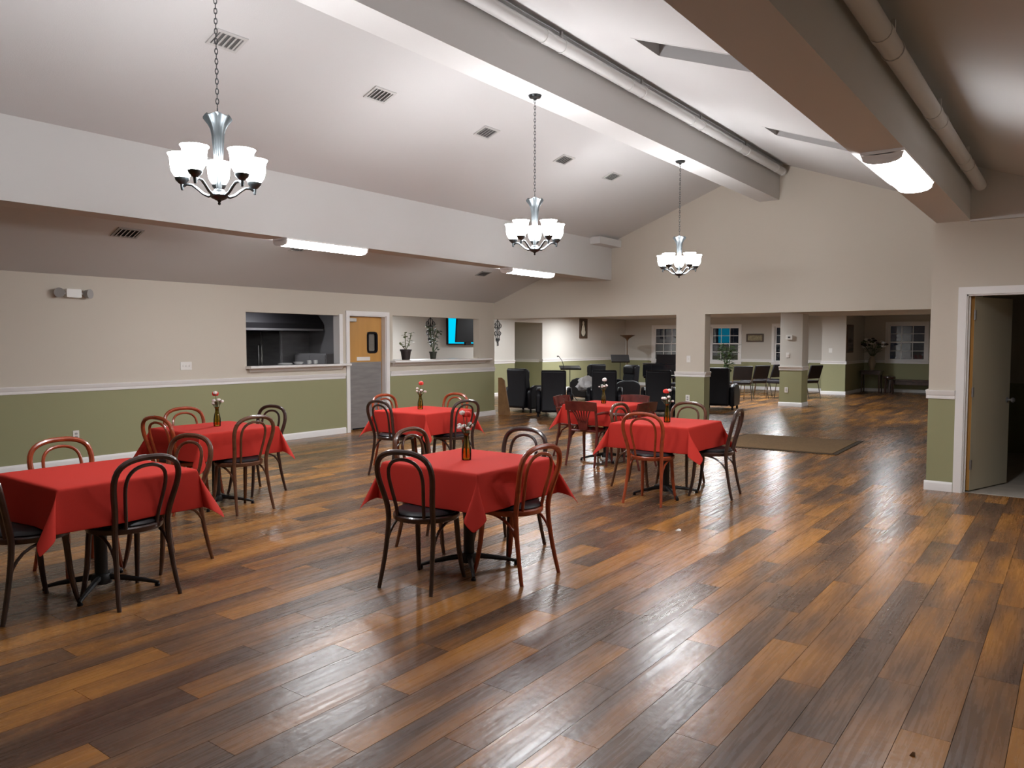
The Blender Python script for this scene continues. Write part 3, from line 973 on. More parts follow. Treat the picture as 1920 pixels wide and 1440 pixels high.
def place_chair(kind, top, deg, label, group):
    """top = floor position under the highest point of the back; deg = the way it faces"""
    o = PROTO[kind] if kind not in USED else dup(PROTO[kind])
    USED.add(kind)
    a = math.radians(deg); f = (math.cos(a), math.sin(a))
    o.location = (top[0] + f[0] * .272, top[1] + f[1] * .272, 0)
    o.rotation_euler = (0, 0, a - PI / 2)
    tag(o, label, 'chair', group)
    return o


G1 = 'bentwood chairs around the red tables'
T1n = 'nearest left table'
place_chair('cherry', (-5.72, 2.38), 2, 'cherry bentwood chair on the wall side of the nearest left table', G1)
place_chair('dark', (-4.42, 2.33), 184, 'dark bentwood chair with its back to us at the nearest left table', G1)
place_chair('walnut', (-5.19, 3.06), -78, 'walnut bentwood chair at the right end of the nearest left table', G1)
place_chair('dark', (-4.90, 1.60), 96, 'dark bentwood chair cut by the left picture edge', G1)
place_chair('cherry', (-7.41, 4.28), -4, 'cherry bentwood chair against the green wall behind the vase table at left', G1)
place_chair('walnut', (-6.03, 4.18), 180, 'walnut bentwood chair with its back to us at the left table with a vase', G1)
place_chair('dark', (-6.90, 5.00), -84, 'dark bentwood chair at the right end of the left table with a vase', G1)
place_chair('cherry', (-6.70, 3.60), 98, 'cherry bentwood chair at the left end of the left table with a vase', G1)
place_chair('dark', (-3.35, 3.36), 100, 'dark bentwood chair at the near left side of the central front table', G1)
place_chair('cherry', (-2.80, 4.10), 176, 'bright cherry bentwood chair at the near right side of the central front table', G1)
place_chair('walnut', (-4.20, 4.30), 6, 'walnut bentwood chair on the far left side of the central front table', G1)
place_chair('dark', (-3.48, 4.86), -92, 'dark bentwood chair on the far right side of the central front table', G1)
place_chair('cherry', (-7.22, 6.92), 0, 'cherry bentwood chair standing before the kitchen door', G1)
place_chair('dark', (-6.50, 6.14), 88, 'dark bentwood chair at the near left side of the table by the kitchen door', G1)
place_chair('cherry', (-6.62, 7.66), -90, 'cherry bentwood chair on the far right side of the table by the kitchen door', G1)
place_chair('dark', (-5.72, 6.80), 172, 'dark bentwood chair at the near right side of the table by the kitchen door', G1)
place_chair('cherry', (-3.34, 6.55), 94, 'cherry bentwood chair with its back to us at the table before the pillar', G1)
place_chair('dark', (-2.74, 7.50), 188, 'dark bentwood chair seen from the side at the right of the table before the pillar', G1)
place_chair('walnut', (-3.52, 8.06), -90, 'walnut bentwood chair in front of the green part of the pillar', G1)
place_chair('walnut', (-4.07, 7.44), 0, 'walnut bentwood chair between the two tables before the pillar', G1)
G2 = 'mahogany armchairs around the far table'
place_chair('arm', (-5.80, 8.95), 4, 'mahogany armchair at the left end of the farthest red table', G2)
place_chair('arm', (-5.02, 8.18), 92, 'mahogany armchair with fan splat, its back to us at the farthest red table', G2)
place_chair('arm', (-5.02, 9.64), -90, 'mahogany armchair behind the farthest red table', G2)
place_chair('arm', (-4.28, 8.55), 176, 'mahogany armchair at the right end of the farthest red table', G2)

# ================================================================== tables and cloths
TA = .425; TZ = .745


def table(x, y, label):
    root = thing('pedestal_table', label, 'table', (x, y, 0), 0, 'pedestal tables')
    MB().box(-TA + .006, -TA + .006, TZ - .035, TA - .006, TA - .006, TZ - .004).build('tabletop', M['dark_wood'], root, smooth=False)
    MB().tube([(0, 0, .06), (0, 0, .70)], .038, 14).lathe([(.15, .700), (.15, .709), (0, .709)], (0, 0, 0), 16).build('column', M['black_iron'], root)
    MB().lathe([(.06, .035), (.062, .07), (.05, .095), (.038, .10)], (0, 0, 0), 16).build('base_hub', M['black_iron'], root)
    for k in range(4):
        a = PI / 4 + k * PI / 2
        c, s = math.cos(a), math.sin(a)
        pts = [(.03, .075), (.14, .062), (.26, .042), (.345, .022)]
        ft = MB().tube([(r * c, r * s, z) for r, z in pts], [.020, .018, .014, .010], 8).build('foot', M['black_iron'], root)
        MB().lathe([(.016, 0), (.016, .014), (.008, .02)], (.335 * c, .335 * s, 0), 10).build('glide', M['plastic_black'], ft)
    return root


def cloth(x, y, rz, seed, label):
    rn = random.Random(seed)
    D = .262; ro = .018
    top = TZ + .004
    inner = [-1, -.66, -.33, 0, .33, .66, 1]
    outs = [0, .010, .020, .030, .045, .08, .12, .16, .20, .235, D]
    a0 = TA - ro
    us = [(-a0 - t) for t in reversed(outs)] + [a0 * k for k in inner[1:-1]] + [a0 + t for t in outs]
    n = len(us)
    ph = [rn.uniform(0, 6.28) for _ in range(8)]
    fl = [rn.uniform(.05, .13) for _ in range(4)]
    cn = [(rn.uniform(.36, .56), rn.uniform(-.18, .18), rn.uniform(.20, .36)) for _ in range(4)]

    def drop(t):
        """distance past the rounded edge -> (outwards, down)"""
        q = ro * PI / 2
        if t < q:
            an = t / ro
            return ro * math.sin(an), ro * (1 - math.cos(an))
        return ro, ro + (t - q)

    def fn(i, j):
        u, v = us[i], us[j]
        du, dv = max(abs(u) - a0, 0), max(abs(v) - a0, 0)
        su, sv = (1 if u > 0 else -1), (1 if v > 0 else -1)
        X, Y, Z = max(-a0, min(a0, u)), max(-a0, min(a0, v)), top
        if du > 0 and dv > 0:
            r = math.hypot(du, dv); fi = math.atan2(dv, du)
            # corners of the cloth keep the square hem
            k = (0 if su > 0 else 1) + (0 if sv > 0 else 2)
            o, dn = drop(r)
            h = max(dn - ro, 0)
            amp, skew, wav = cn[k]
            w = math.sin(2 * fi)
            out = amp * h * w ** .8
            lat = h * (wav * math.sin(4 * fi) + skew * w)
            side = .08 * h
            ox = o * math.cos(fi) + (out * .707 - lat * .707) + side * math.cos(fi)
            oy = o * math.sin(fi) + (out * .707 + lat * .707) + side * math.sin(fi)
            X += su * ox; Y += sv * oy
            Z -= dn * (1 - .07 * w)
        elif du > 0 or dv > 0:
            t = du or dv
            o, dn = drop(t); h = max(dn - ro, 0)
            s = v if du > 0 else u
            idx = (0 if u > 0 else 1) if du > 0 else (2 if v > 0 else 3)
            edge = abs(s) / a0
            wob = math.sin(s * 9 + ph[idx]) * .075 + math.sin(s * 17 + ph[idx + 4]) * .035
            f = o + h * (.08 + (fl[idx] - .08) * (1 - edge ** 4) + wob * (1 - edge ** 6))
            if du > 0: X += su * f
            else: Y += sv * f
            Z -= dn
        else:
            Z += .0012 * math.sin(X * 13 + ph[0]) * math.sin(Y * 11 + ph[1])
        return (X, Y, Z)
    mb = MB().grid(fn, n, n)
    me = mb.mesh('tablecloth', M['red_cloth'], smooth=False)
    me.shade_smooth()
    o = bpy.data.objects.new('tablecloth', me); COL.objects.link(o)
    o.location = (x, y, 0); o.rotation_euler = (0, 0, rz)
    sol = o.modifiers.new('thick', 'SOLIDIFY'); sol.thickness = .002; sol.offset = 1
    sub = o.modifiers.new('smooth', 'SUBSURF'); sub.levels = 1; sub.render_levels = 1
    tag(o, label, 'tablecloth', 'red tablecloths')


TABLES = [((-4.955, 2.285), 'nearest left table, without a vase', 'table_1'),
          ((-6.655, 4.165), 'left table with a vase before the green wall', ''),
          ((-3.39, 4.05), 'central front table', ''),
          ((-6.36, 6.76), 'table by the kitchen door', ''),
          ((-3.40, 7.22), 'table before the pillar', ''),
          ((-5.05, 8.88), 'farthest table with mahogany armchairs', '')]
for i, ((x, y), nm, _) in enumerate(TABLES):
    table(x, y, 'black pedestal table under a red cloth, ' + nm)
    cloth(x, y, 0, 11 + i * 3, 'red cloth draped over the ' + nm)


# ================================================================== vases and flowers
def vase(x, y, i, red, nm):
    z = TZ + .008
    root = thing('bud_vase', 'olive glass bud vase on the ' + nm, 'vase', (x, y, z), 0, 'glass bud vases')
    MB().lathe([(0, .004), (.030, .004), (.031, .0), (.033, .004), (.034, .03), (.033, .07), (.026, .11), (.018, .14), (.017, .165), (.023, .185), (.020, .185), (.014, .165), (.015, .14), (.023, .11), (.030, .07), (.031, .03), (.030, .010), (0, .010)], (0, 0, 0), 18).build('glass_body', M['vase_glass'], root)
    rn = random.Random(50 + i)
    fl = thing('flower_spray', ('red bloom with white flowers on the ' if red else 'small white flowers on the ') + nm, 'flowers', (x, y, z), rn.uniform(0, 6), 'flower sprays')
    st = MB()
    heads = [((.012, .006, .315), 'flower_red' if red else 'flower_white', .030), ((-.018, .02, .325), 'flower_white', .020)]
    for k in range(6):
        a = k * 1.05 + rn.uniform(-.2, .2); r = rn.uniform(.03, .062)
        heads.append(((r * math.cos(a), r * math.sin(a), rn.uniform(.205, .26)), 'flower_white', rn.uniform(.011, .017)))
    for (p, mt, r) in heads:
        st.tube([(p[0] * .05, p[1] * .05, .012), (p[0] * .15, p[1] * .15, .15), (p[0] * .55, p[1] * .55, .15 + (p[2] - .15) * .6), p], .0026, 5)
    st.build('stems', M['stem_green'], fl)
    for (p, mt, r) in heads:
        b = MB()
        b.ball(p, (r * .8, r * .8, r * .75), 10, 6)
        for q in range(5):
            an = q * 2 * PI / 5
            b.ball((p[0] + r * .55 * math.cos(an), p[1] + r * .55 * math.sin(an), p[2] - r * .1), (r * .55, r * .55, r * .7), 8, 5)
        b.build('bloom', M[mt], fl)
    for k in range(6):
        a = k * 1.1 + .4; r0, r1 = .02, rn.uniform(.05, .07)
        zz = rn.uniform(.19, .24)
        lf = MB()
        pts = [Vector((r0 * math.cos(a), r0 * math.sin(a), zz - .03)), Vector((r1 * math.cos(a), r1 * math.sin(a), zz + .02))]
        sd = Vector((-math.sin(a), math.cos(a), 0)) * .012; md = (pts[0] + pts[1]) / 2 + Vector((0, 0, .012))
        lf.add([pts[0], md + sd, pts[1], md - sd, md - Vector((0, 0, .004))], [(0, 1, 4), (1, 2, 4), (2, 3, 4), (3, 0, 4)])
        lf.build('leaf', M['stem_green'], fl)


vase(-6.69, 4.21, 0, True, TABLES[1][1])
vase(-3.385, 4.02, 1, True, TABLES[2][1])
vase(-6.42, 6.76, 2, True, TABLES[3][1])
vase(-3.36, 7.15, 3, True, TABLES[4][1])
vase(-5.08, 8.86, 4, False, TABLES[5][1])


# ================================================================== wall devices
def plate(name, x, y, z, axis, w, h, label, cat, kind):
    """axis: '+x' mounted on a wall facing +x, '-y' on a wall facing -y"""
    rot = {'+x': PI / 2, '-y': 0}[axis]
    root = thing(name, label, cat, (x, y, z), rot)
    # local: faces -y
    MB().prism(rrect(-w / 2, w / 2, -h / 2, h / 2, .006, 3), 'y', -.007, 0).build('plate', M['plate_white'], root, bevel=.002)
    if kind == 'switch':
        n = max(1, int(round(w / .06)))
        for k in range(n):
            cx = (k - (n - 1) / 2) * .046
            MB().box(cx - .006, -.016, -.012, cx + .006, -.007, .012).build('toggle', M['plate_white'], root, smooth=False)
    else:
        for s in (-1, 1):
            MB().prism(rrect(-.017, .017, s * .02 - .013, s * .02 + .013, .008, 3), 'y', -.0095, -.006).build('socket', M['plate_grey'], root)


plate('light_switch', XL, 5.92, 1.228, '+x', .17, .115, 'white switch plate on the beige wall left of the kitchen hatch', 'switch', 'switch')
plate('wall_outlet', XL, 4.42, .39, '+x', .075, .12, 'white outlet low on the green wall behind the nearest left table', 'outlet', 'outlet')
plate('light_switch', -5.70, YB, 1.26, '-y', .075, .12, 'white switch plate on the beige part of the pillar', 'switch', 'switch')
plate('wall_outlet', -5.71, YB, .55, '-y', .075, .12, 'white outlet on the green part of the pillar', 'outlet', 'outlet')
plate('light_switch', -5.76, 19.0, 1.25, '-y', .08, .12, 'white switch plate on the lounge column below the thermostat', 'switch', 'switch')
plate('wall_outlet', -5.78, 19.0, .40, '-y', .08, .13, 'white outlet on the green part of the lounge column', 'outlet', 'outlet')
plate('light_switch', -6.05, 24.1, 1.32, '-y', .10, .13, 'white switch plate on the short wall beside the dark alcove', 'switch', 'switch')
t = thing('thermostat', 'white thermostat with dark display on the lounge column', 'thermostat', (-5.73, 19.0, 1.68))
MB().prism(rrect(-.075, .075, -.055, .055, .012, 3), 'y', -.03, 0).build('body', M['plate_white'], t, bevel=.004)
MB().box(-.025, -.032, -.015, .03, -.029, .02).build('display', M['kitchen_dark'], t, smooth=False)

t = thing('emergency_light', 'twin-head emergency light high on the beige wall', 'emergency light', (XL, 4.42, 2.17), PI / 2)
MB().prism(rrect(-.09, .09, -.055, .055, .015, 3), 'y', -.075, 0).build('housing', M['plate_white'], t, bevel=.006)
for s in (-1, 1):
    R_ = Euler((0, 0, s * .5)).to_matrix()
    hd = MB().lathe([(0, .02), (.035, .018), (.05, .0), (.058, -.05), (.060, -.058), (.052, -.058), (0, -.050)], (s * .155, -.045, .0), 16, 'y', R_)
    h_ = hd.build('lamp_head', M['plate_grey'], t)
    MB().tube([(s * .085, -.04, .0), (s * .13, -.04, .0)], .014, 8).build('swivel', M['plate_white'], h_)

# paper scraps on the floor
def scrap(x, y, s, label, m):
    o = MB().add([(-s, -s * .6, .001), (s, -s * .5, .004), (s * .8, s * .6, .012), (-s * .6, s * .7, .002), (0, 0, .016), (-s, -s * .6, .0), (s, -s * .5, .0), (s * .8, s * .6, .0), (-s * .6, s * .7, .0)],
                 [(0, 1, 4), (1, 2, 4), (2, 3, 4), (3, 0, 4), (0, 5, 6, 1), (1, 6, 7, 2), (2, 7, 8, 3), (3, 8, 5, 0), (8, 7, 6, 5)]).build('paper_scrap', M[m], loc=(x, y, 0.0005), smooth=False)
    tag(o, label, 'scrap')


scrap(-2.64, 5.858, .022, 'white paper scrap on the open floor before the pillar table', 'paper')
scrap(-0.465, 3.16, .010, 'tiny brown crumb on the floor at lower right', 'plywood')

# ================================================================== entrance mat
P = [(-4.55, 11.02), (-2.68, 11.12), (-2.72, 12.92), (-4.55, 12.78)]
t = thing('floor_mat', 'olive brown floor mat with a dark border before the lounge', 'mat', (-3.6, 12, 0))
c = Vector((sum(p[0] for p in P) / 4, sum(p[1] for p in P) / 4))
def inset(k): return [((c.x + (p[0] - c.x) * k) + 3.6, (c.y + (p[1] - c.y) * k) - 12) for p in P]
MB().prism(inset(1.0), 'z', 0.0005, .010).build('border', M['mat_border'], t, smooth=False)
MB().prism(inset(.93), 'z', .010, .016).build('pile', M['mat_olive'], t, smooth=False)


# ================================================================== recliners
def recliner():
    root = bpy.data.objects.new('recliner', None); COL.objects.link(root)
    m = M['black_leather']
    # faces +y
    MB().prism([(-.40, .10), (-.44, .12), (-.38, .55), (-.42, .96), (-.36, .985), (-.26, .96), (-.20, .62), (-.18, .42), (-.16, .10)], 'x', -.26, .26).build('backrest', m, root, bevel=.035)
    MB().box(-.27, -.18, .12, .27, .34, .44).build('seat', m, root, bevel=.05)
    MB().box(-.27, .30, .10, .27, .40, .42).build('footrest', m, root, bevel=.03)
    for s in (-1, 1):
        prof = [(-.34, .08), (-.36, .45), (-.30, .54), (-.15, .60), (.10, .60), (.28, .55), (.38, .46), (.40, .30), (.38, .08)]
        MB().prism(prof, 'x', .27 if s > 0 else -.38, .38 if s > 0 else -.27).build('arm', m, root, bevel=.035)
        for yy in (-.28, .30):
            MB().lathe([(.028, 0), (.022, .09), (0, .09)], (s * .33, yy, 0), 10).build('foot', M['plastic_black'], root)
    hp = MB().box(-.26, -.33, .72, .26, -.20, .95).build('headrest', m, root, bevel=.05)
    return root


RP = recliner(); first = True
G3 = 'black recliners in the lounge'
for (x, y, deg, lb) in [(-10.10, 14.12, 88, 'black recliner beside the leaning board, leftmost of the recliners'),
                        (-9.02, 13.62, 122, 'black recliner left of the white blanket, its back to us'),
                        (-8.20, 14.35, 118, 'black recliner behind the farthest red table, its back to us'),
                        (-7.28, 15.05, 116, 'black recliner just left of the pillar, its back to us'),
                        (-6.80, 17.35, 100, 'black recliner just right of the pillar'),
                        (-9.55, 17.55, 240, 'black recliner in front of the piano, turned towards us'),
                        (-10.75, 17.95, 160, 'black recliner behind the white blanket, only its top showing')]:
    o = RP if first else dup(RP); first = False
    o.location = (x, y, 0); o.rotation_euler = (0, 0, math.radians(deg) - PI / 2)
    tag(o, lb, 'recliner', G3)


# white blankets heaped on the recliners
def blanket(x, y, z, s, seed, label, tail=True):
    from mathutils import noise
    vs = []; fs = []; R_, S_ = 20, 36
    for i in range(R_ + 1):
        th = PI * i / R_
        for k in range(S_):
            a = 2 * PI * k / S_
            p = Vector((math.sin(th) * math.cos(a), math.sin(th) * math.sin(a), math.cos(th)))
            q = 1 + .30 * noise.noise(p * 1.6 + Vector((seed, 0, 0))) + .16 * noise.noise(p * 4.0 + Vector((0, seed, 0)))
            # folds running down the sides
            q += .05 * math.sin(9 * a + 4 * noise.noise(p * 2)) * math.sin(th)
            zz = p.z if p.z > 0 else p.z * .6
            X_, Y_, Z_ = s[0] * p.x * q, s[1] * p.y * q, s[2] * zz * q
            if tail and p.y > .35 and p.z < .2: Z_ -= .45 * (p.y - .35) * (.2 - p.z)
            vs.append((X_, Y_, Z_))
    for i in range(R_):
        for k in range(S_):
            k2 = (k + 1) % S_
            fs.append((i * S_ + k, (i + 1) * S_ + k, (i + 1) * S_ + k2, i * S_ + k2))
    o = MB().add(vs, fs).build('folded_blanket', M['white_fleece'], loc=(x, y, z)); o.data.shade_smooth()
    tag(o, label, 'blanket', 'white blankets on the recliners')
    return o


blanket(-8.62, 14.30, .62, (.19, .30, .19), 1, 'white fleece blanket heaped between two black recliners')
blanket(-7.08, 17.15, .66, (.08, .15, .16), 3, 'white cloth on the recliner right of the pillar')

# ================================================================== leaning board by the wall end
t = thing('leaning_board', 'brown wooden board leaning at the end of the kitchen wall', 'board', (-10.03, 13.02, 0))
MB().prism([(-.06, 0), (.26, 0), (.10, .74), (.02, .80), (-.06, .80)], 'y', .03, .06).build('panel', M['plywood'], t, smooth=False)
MB().prism([(-.06, 0), (-.03, 0), (-.03, .79), (-.06, .79)], 'y', .06, .09).build('batten', M['plywood'], t, smooth=False)

# ================================================================== piano
t = thing('grand_piano', 'black grand piano with raised music desk in the lounge', 'piano', (-9.0, 19.3, 0), math.radians(20))
out = [(-.74, 0), (.74, 0), (.76, .25), (.74, .9), (.62, 1.35), (.38, 1.62), (.10, 1.70), (-.18, 1.62), (-.36, 1.35), (-.42, .95), (-.55, .6), (-.72, .4)]
out = [(-x, y) for x, y in out]
MB().prism(out, 'z', .62, .95).build('case', M['piano_black'], t, bevel=.01)
MB().prism([(x * 1.02, y * 1.0 + (.22 if y < .05 else 0)) for x, y in out], 'z', .955, .98).build('lid', M['piano_black'], t, bevel=.004)
MB().box(-.70, -.12, .58, .70, .0, .66).build('key_bed', M['piano_black'], t, bevel=.01)
MB().box(-.60, -.10, .661, .60, .0, .675).build('keys', M['ivory'], t, smooth=False)
MB().obox((-.05, .26, 1.10), (.70, .02, .26), (math.radians(-12), 0, 0)).build('music_desk', M['piano_black'], t, bevel=.004)
for x, y in ((-.62, .12), (.62, .12), (.0, 1.45)):
    lg = MB().prism([(-.06, .62), (.06, .62), (.035, .10), (-.035, .10)], 'y', -.045, .045).build('leg', M['piano_black'], t, loc=(x, y, 0), bevel=.006)
    MB().lathe([(.0, .0), (.04, .0), (.045, .05), (.03, .10), (0, .10)], (0, 0, 0), 10).build('caster', M['bronze'], lg)
ly = MB().box(-.10, .28, .10, -.08, .32, .62).box(.08, .28, .10, .10, .32, .62).box(-.14, .24, .07, .14, .34, .11).build('lyre', M['piano_black'], t, smooth=False)
for k in (-1, 0, 1): MB().box(k * .07 - .012, .14, .075, k * .07 + .012, .25, .085).build('pedal', M['bronze'], ly, smooth=False)
t = thing('piano_bench', 'black piano bench in front of the grand piano', 'bench', (-8.65, 18.6, 0), math.radians(20))
MB().box(-.38, -.17, .42, .38, .17, .50).build('seat', M['black_leather'], t, bevel=.02)
for x, y in ((-.33, -.13), (.33, -.13), (-.33, .13), (.33, .13)): MB().box(x - .025, y - .025, 0, x + .025, y + .025, .42).build('leg', M['piano_black'], t, smooth=False)

# music stands
def music_stand(x, y, h, rz, label, tilt):
    t = thing('music_stand', label, 'music stand', (x, y, 0), rz)
    MB().tube([(0, 0, .30), (0, 0, h - .02)], .010, 8).build('pole', M['black_iron'], t)
    for k in range(3):
        a = k * 2 * PI / 3 + .4
        MB().tube([(0, 0, .34), (.15 * math.cos(a), .15 * math.sin(a), .16), (.28 * math.cos(a), .28 * math.sin(a), .008)], .009, 6).build('leg', M['black_iron'], t)
    MB().obox((0, 0, h), (.52, .34, .015), (tilt, 0, 0)).obox((0, -.165 * math.cos(tilt), h - .165 * math.sin(tilt)), (.52, .03, .04), (tilt, 0, 0)).build('desk', M['black_iron'], t, smooth=False)


music_stand(-10.35, 16.35, .93, math.radians(40), 'black music stand with flat desk behind the white blanket', math.radians(12))
music_stand(-10.7, 19.6, 1.10, math.radians(35), 'black music stand with tilted desk left of the piano', math.radians(35))
t = thing('gooseneck_stand', 'thin black gooseneck stand behind the recliner left of the blanket', 'stand', (-9.65, 15.0, 0), math.radians(36))
MB().lathe([(.12, 0), (.12, .015), (.02, .03), (.012, .03)], (0, 0, 0), 16).build('base', M['black_iron'], t)
MB().tube([(0, 0, .02), (0, 0, .8), (-.01, 0, 1.0), (-.06, 0, 1.14), (-.13, 0, 1.24)], .008, 6).build('neck', M['black_iron'], t)
MB().tube([(-.13, 0, 1.24), (-.17, 0, 1.235)], [.012, .016], 8).build('tip', M['black_iron'], t)

# torchiere
t = thing('floor_lamp', 'bronze torchiere floor lamp in the lounge corner, unlit', 'lamp', (-12.45, 23.3, 0))
MB().lathe([(.16, 0), (.16, .02), (.05, .05), (.018, .07)], (0, 0, 0), 20).build('base', M['bronze'], t)
MB().tube([(0, 0, .05), (0, 0, 1.62)], .020, 10).build('pole', M['bronze'], t)
MB().lathe([(.02, 1.60), (.035, 1.64), (.06, 1.68), (.15, 1.74), (.26, 1.80), (.265, 1.81), (.25, 1.80), (.14, 1.75), (0, 1.70)], (0, 0, 0), 24).build('bowl', M['bronze'], t)


# ================================================================== stacking chairs in the lounge
def stack_chair():
    root = bpy.data.objects.new('stacking_chair', None); COL.objects.link(root)
    MB().prism([(-.20, .40), (-.22, .47), (.22, .48), (.26, .44), (.24, .40)], 'x', -.23, .23).build('seat', M['black_vinyl'], root, bevel=.02)
    MB().prism([(-.24, .52), (-.20, .52), (-.30, .88), (-.345, .87)], 'x', -.23, .23).build('backrest', M['black_vinyl'], root, bevel=.02)
    for s in (-1, 1):
        MB().tube([(s * .22, -.31, .86), (s * .22, -.215, .50), (s * .22, -.19, .40), (s * .225, -.28, .0)], .011, 7).build('rear_leg', M['chrome'], root)
        MB().tube([(s * .22, -.19, .40), (s * .22, .19, .405), (s * .225, .25, .0)], .011, 7).build('front_leg', M['chrome'], root)
    MB().tube([(-.22, .23, .14), (.22, .23, .14)], .008, 6).build('stretcher', M['chrome'], root)
    MB().tube([(-.22, -.25, .14), (.22, -.25, .14)], .008, 6).build('stretcher', M['chrome'], root)
    return root


SP = stack_chair(); first = True
for (x, y, deg, lb) in [(-7.45, 20.3, 130, 'black stacking chair right beside the recliner by the pillar'),
                        (-7.35, 21.2, 150, 'black stacking chair in the middle of the lounge row, back to us'),
                        (-7.35, 22.4, 165, 'black stacking chair of the lounge row below the framed sampler'),
                        (-6.75, 21.6, 172, 'black stacking chair partly hidden behind the column on its left side'),
                        (-6.22, 22.2, 158, 'black stacking chair right of the column, alone')]:
    o = SP if first else dup(SP); first = False
    o.location = (x, y, 0); o.scale = (1.12, 1.12, 1.06); o.rotation_euler = (0, 0, math.radians(deg) - PI / 2)
    tag(o, lb, 'chair', 'black stacking chairs in the lounge')


# ================================================================== plants
def leaf_mesh(mb, base, d, L, W, droop):
    d = Vector(d).normalized(); up = Vector((0, 0, 1))
    sd = d.cross(up)
    if sd.length < .05: sd = Vector((1, 0, 0))
    sd.normalize(); b = Vector(base)
    p1 = b + d * L * .5; p2 = b + d * L + Vector((0, 0, -droop * L))
    fold = Vector((0, 0, -.12 * W))
    mb.add([b, p1 + sd * W / 2 + fold, p2, p1 - sd * W / 2 + fold, p1], [(0, 1, 4), (1, 2, 4), (2, 3, 4), (3, 0, 4)])


def plant(x, y, z, potname, pr, ph, stems, leafm, label, seed, potmat):
    rn = random.Random(seed)
    t = thing(potname, label, 'plant', (x, y, z))
    MB().lathe([(0, 0), (pr * .72, 0), (pr * .95, ph * .82), (pr * 1.08, ph * .83), (pr * 1.1, ph), (pr * .95, ph), (pr * .9, ph * .88), (0, ph * .88)], (0, 0, 0), 18).build('pot', M[potmat], t)
    for (path, nl, L, W) in stems:
        so = MB().tube(path, .008, 6).build('stem', M[leafm], t)
        P_ = [Vector(p) for p in path]
        for k in range(nl):
            u = .25 + .75 * k / max(1, nl - 1)
            q = u * (len(P_) - 1); i = min(int(q), len(P_) - 2); p = P_[i].lerp(P_[i + 1], q - i)
            a = rn.uniform(0, 6.28)
            lm = MB()
            leaf_mesh(lm, p, (math.cos(a), math.sin(a), rn.uniform(-.1, .8)), L * rn.uniform(.7, 1.15), W, rn.uniform(.1, .5))
            lm.build('leaf', M[leafm], so, smooth=False)
    return t


plant(-10.42, 10.58, 1.2265, 'potted_orchid', .105, .20, [
    ([(0, 0, .18), (-.01, .0, .30), (-.03, .02, .42), (-.05, .03, .50)], 9, .12, .06), ([(0, 0, .18), (.02, .06, .30), (.03, .10, .42), (.02, .13, .52)], 10, .12, .06), ([(0, 0, .18), (-.01, -.10, .28), (0, -.16, .30)], 6, .11, .055)],
    'leaf_pale', 'small sparse plant in a dark pot, left on the hatch sill', 4, 'pot_dark')
plant(-10.42, 11.35, 1.2265, 'potted_ficus', .075, .15, [
    ([(0, 0, .13), (.0, .01, .3), (0, .0, .5), (-.01, .0, .66)], 26, .15, .06), ([(0, 0, .13), (.02, .03, .3), (.03, .05, .45), (.02, .12, .58), (.0, .2, .52)], 18, .13, .055),
    ([(0, 0, .13), (-.02, -.03, .35), (-.02, -.08, .6), (-.02, -.14, .63)], 16, .13, .05), ([(0, 0, .13), (.02, .08, .22), (.0, .17, .18)], 8, .11, .045)],
    'leaf_green', 'bushier leafy plant in a small pot, right on the hatch sill', 9, 'pot_green')
plant(-8.9, 23.2, 0, 'tall_potted_plant', .20, .35, [
    ([(0, 0, .3), (.05 * math.cos(k), .05 * math.sin(k), .8), (.16 * math.cos(k), .16 * math.sin(k), 1.25 + .1 * math.sin(k * 3)), (.26 * math.cos(k), .26 * math.sin(k), 1.42)], 16, .30, .10) for k in (0, 1.05, 2.1, 3.15, 4.2, 5.25)],
    'leaf_green', 'tall dark potted plant in front of the lounge window', 12, 'pot_dark')


# ================================================================== wrought-iron wall ornaments, television, pictures
def scroll(cx, cz, r, turns, s, a0):
    pts = []
    n = 18
    for i in range(n + 1):
        u = i / n
        a = a0 + s * turns * 2 * PI * u
        q = r * (1 - .78 * u)
        pts.append((0.02, cx + q * math.cos(a), cz + q * math.sin(a)))
    return pts


def ornament(y, label):
    t = thing('wall_ornament', label, 'wall ornament', (XF, y, 1.85), 0, 'wrought-iron wall ornaments')
    MB().tube([(.02, 0, -.38), (.02, 0, .38)], .010, 6).build('spine', M['black_iron'], t)
    for s in (-1, 1):
        for cz, r in ((.20, .095), (-.02, .085), (-.20, .05)):
            MB().tube(scroll(s * r * 1.05, cz, r, 1.2, s, PI if s > 0 else 0), .010, 6).build('scroll', M['black_iron'], t)
        MB().tube([(.02, 0, .34), (.02, s * .07, .30), (.02, s * .10, .18), (.02, s * .06, .02), (.02, s * .09, -.10), (.02, s * .05, -.24), (.02, 0, -.33)], .009, 6).build('scroll', M['black_iron'], t)
    MB().ball((.03, 0, .12), (.012, .035, .05), 10, 6).build('boss', M['black_iron'], t)
    MB().ball((.03, 0, -.34), (.010, .03, .06), 8, 6).build('boss', M['black_iron'], t)


ornament(14.70, 'black wrought-iron scroll ornament seen through the plant hatch')
ornament(17.55, 'black wrought-iron scroll ornament right of the wall corner')

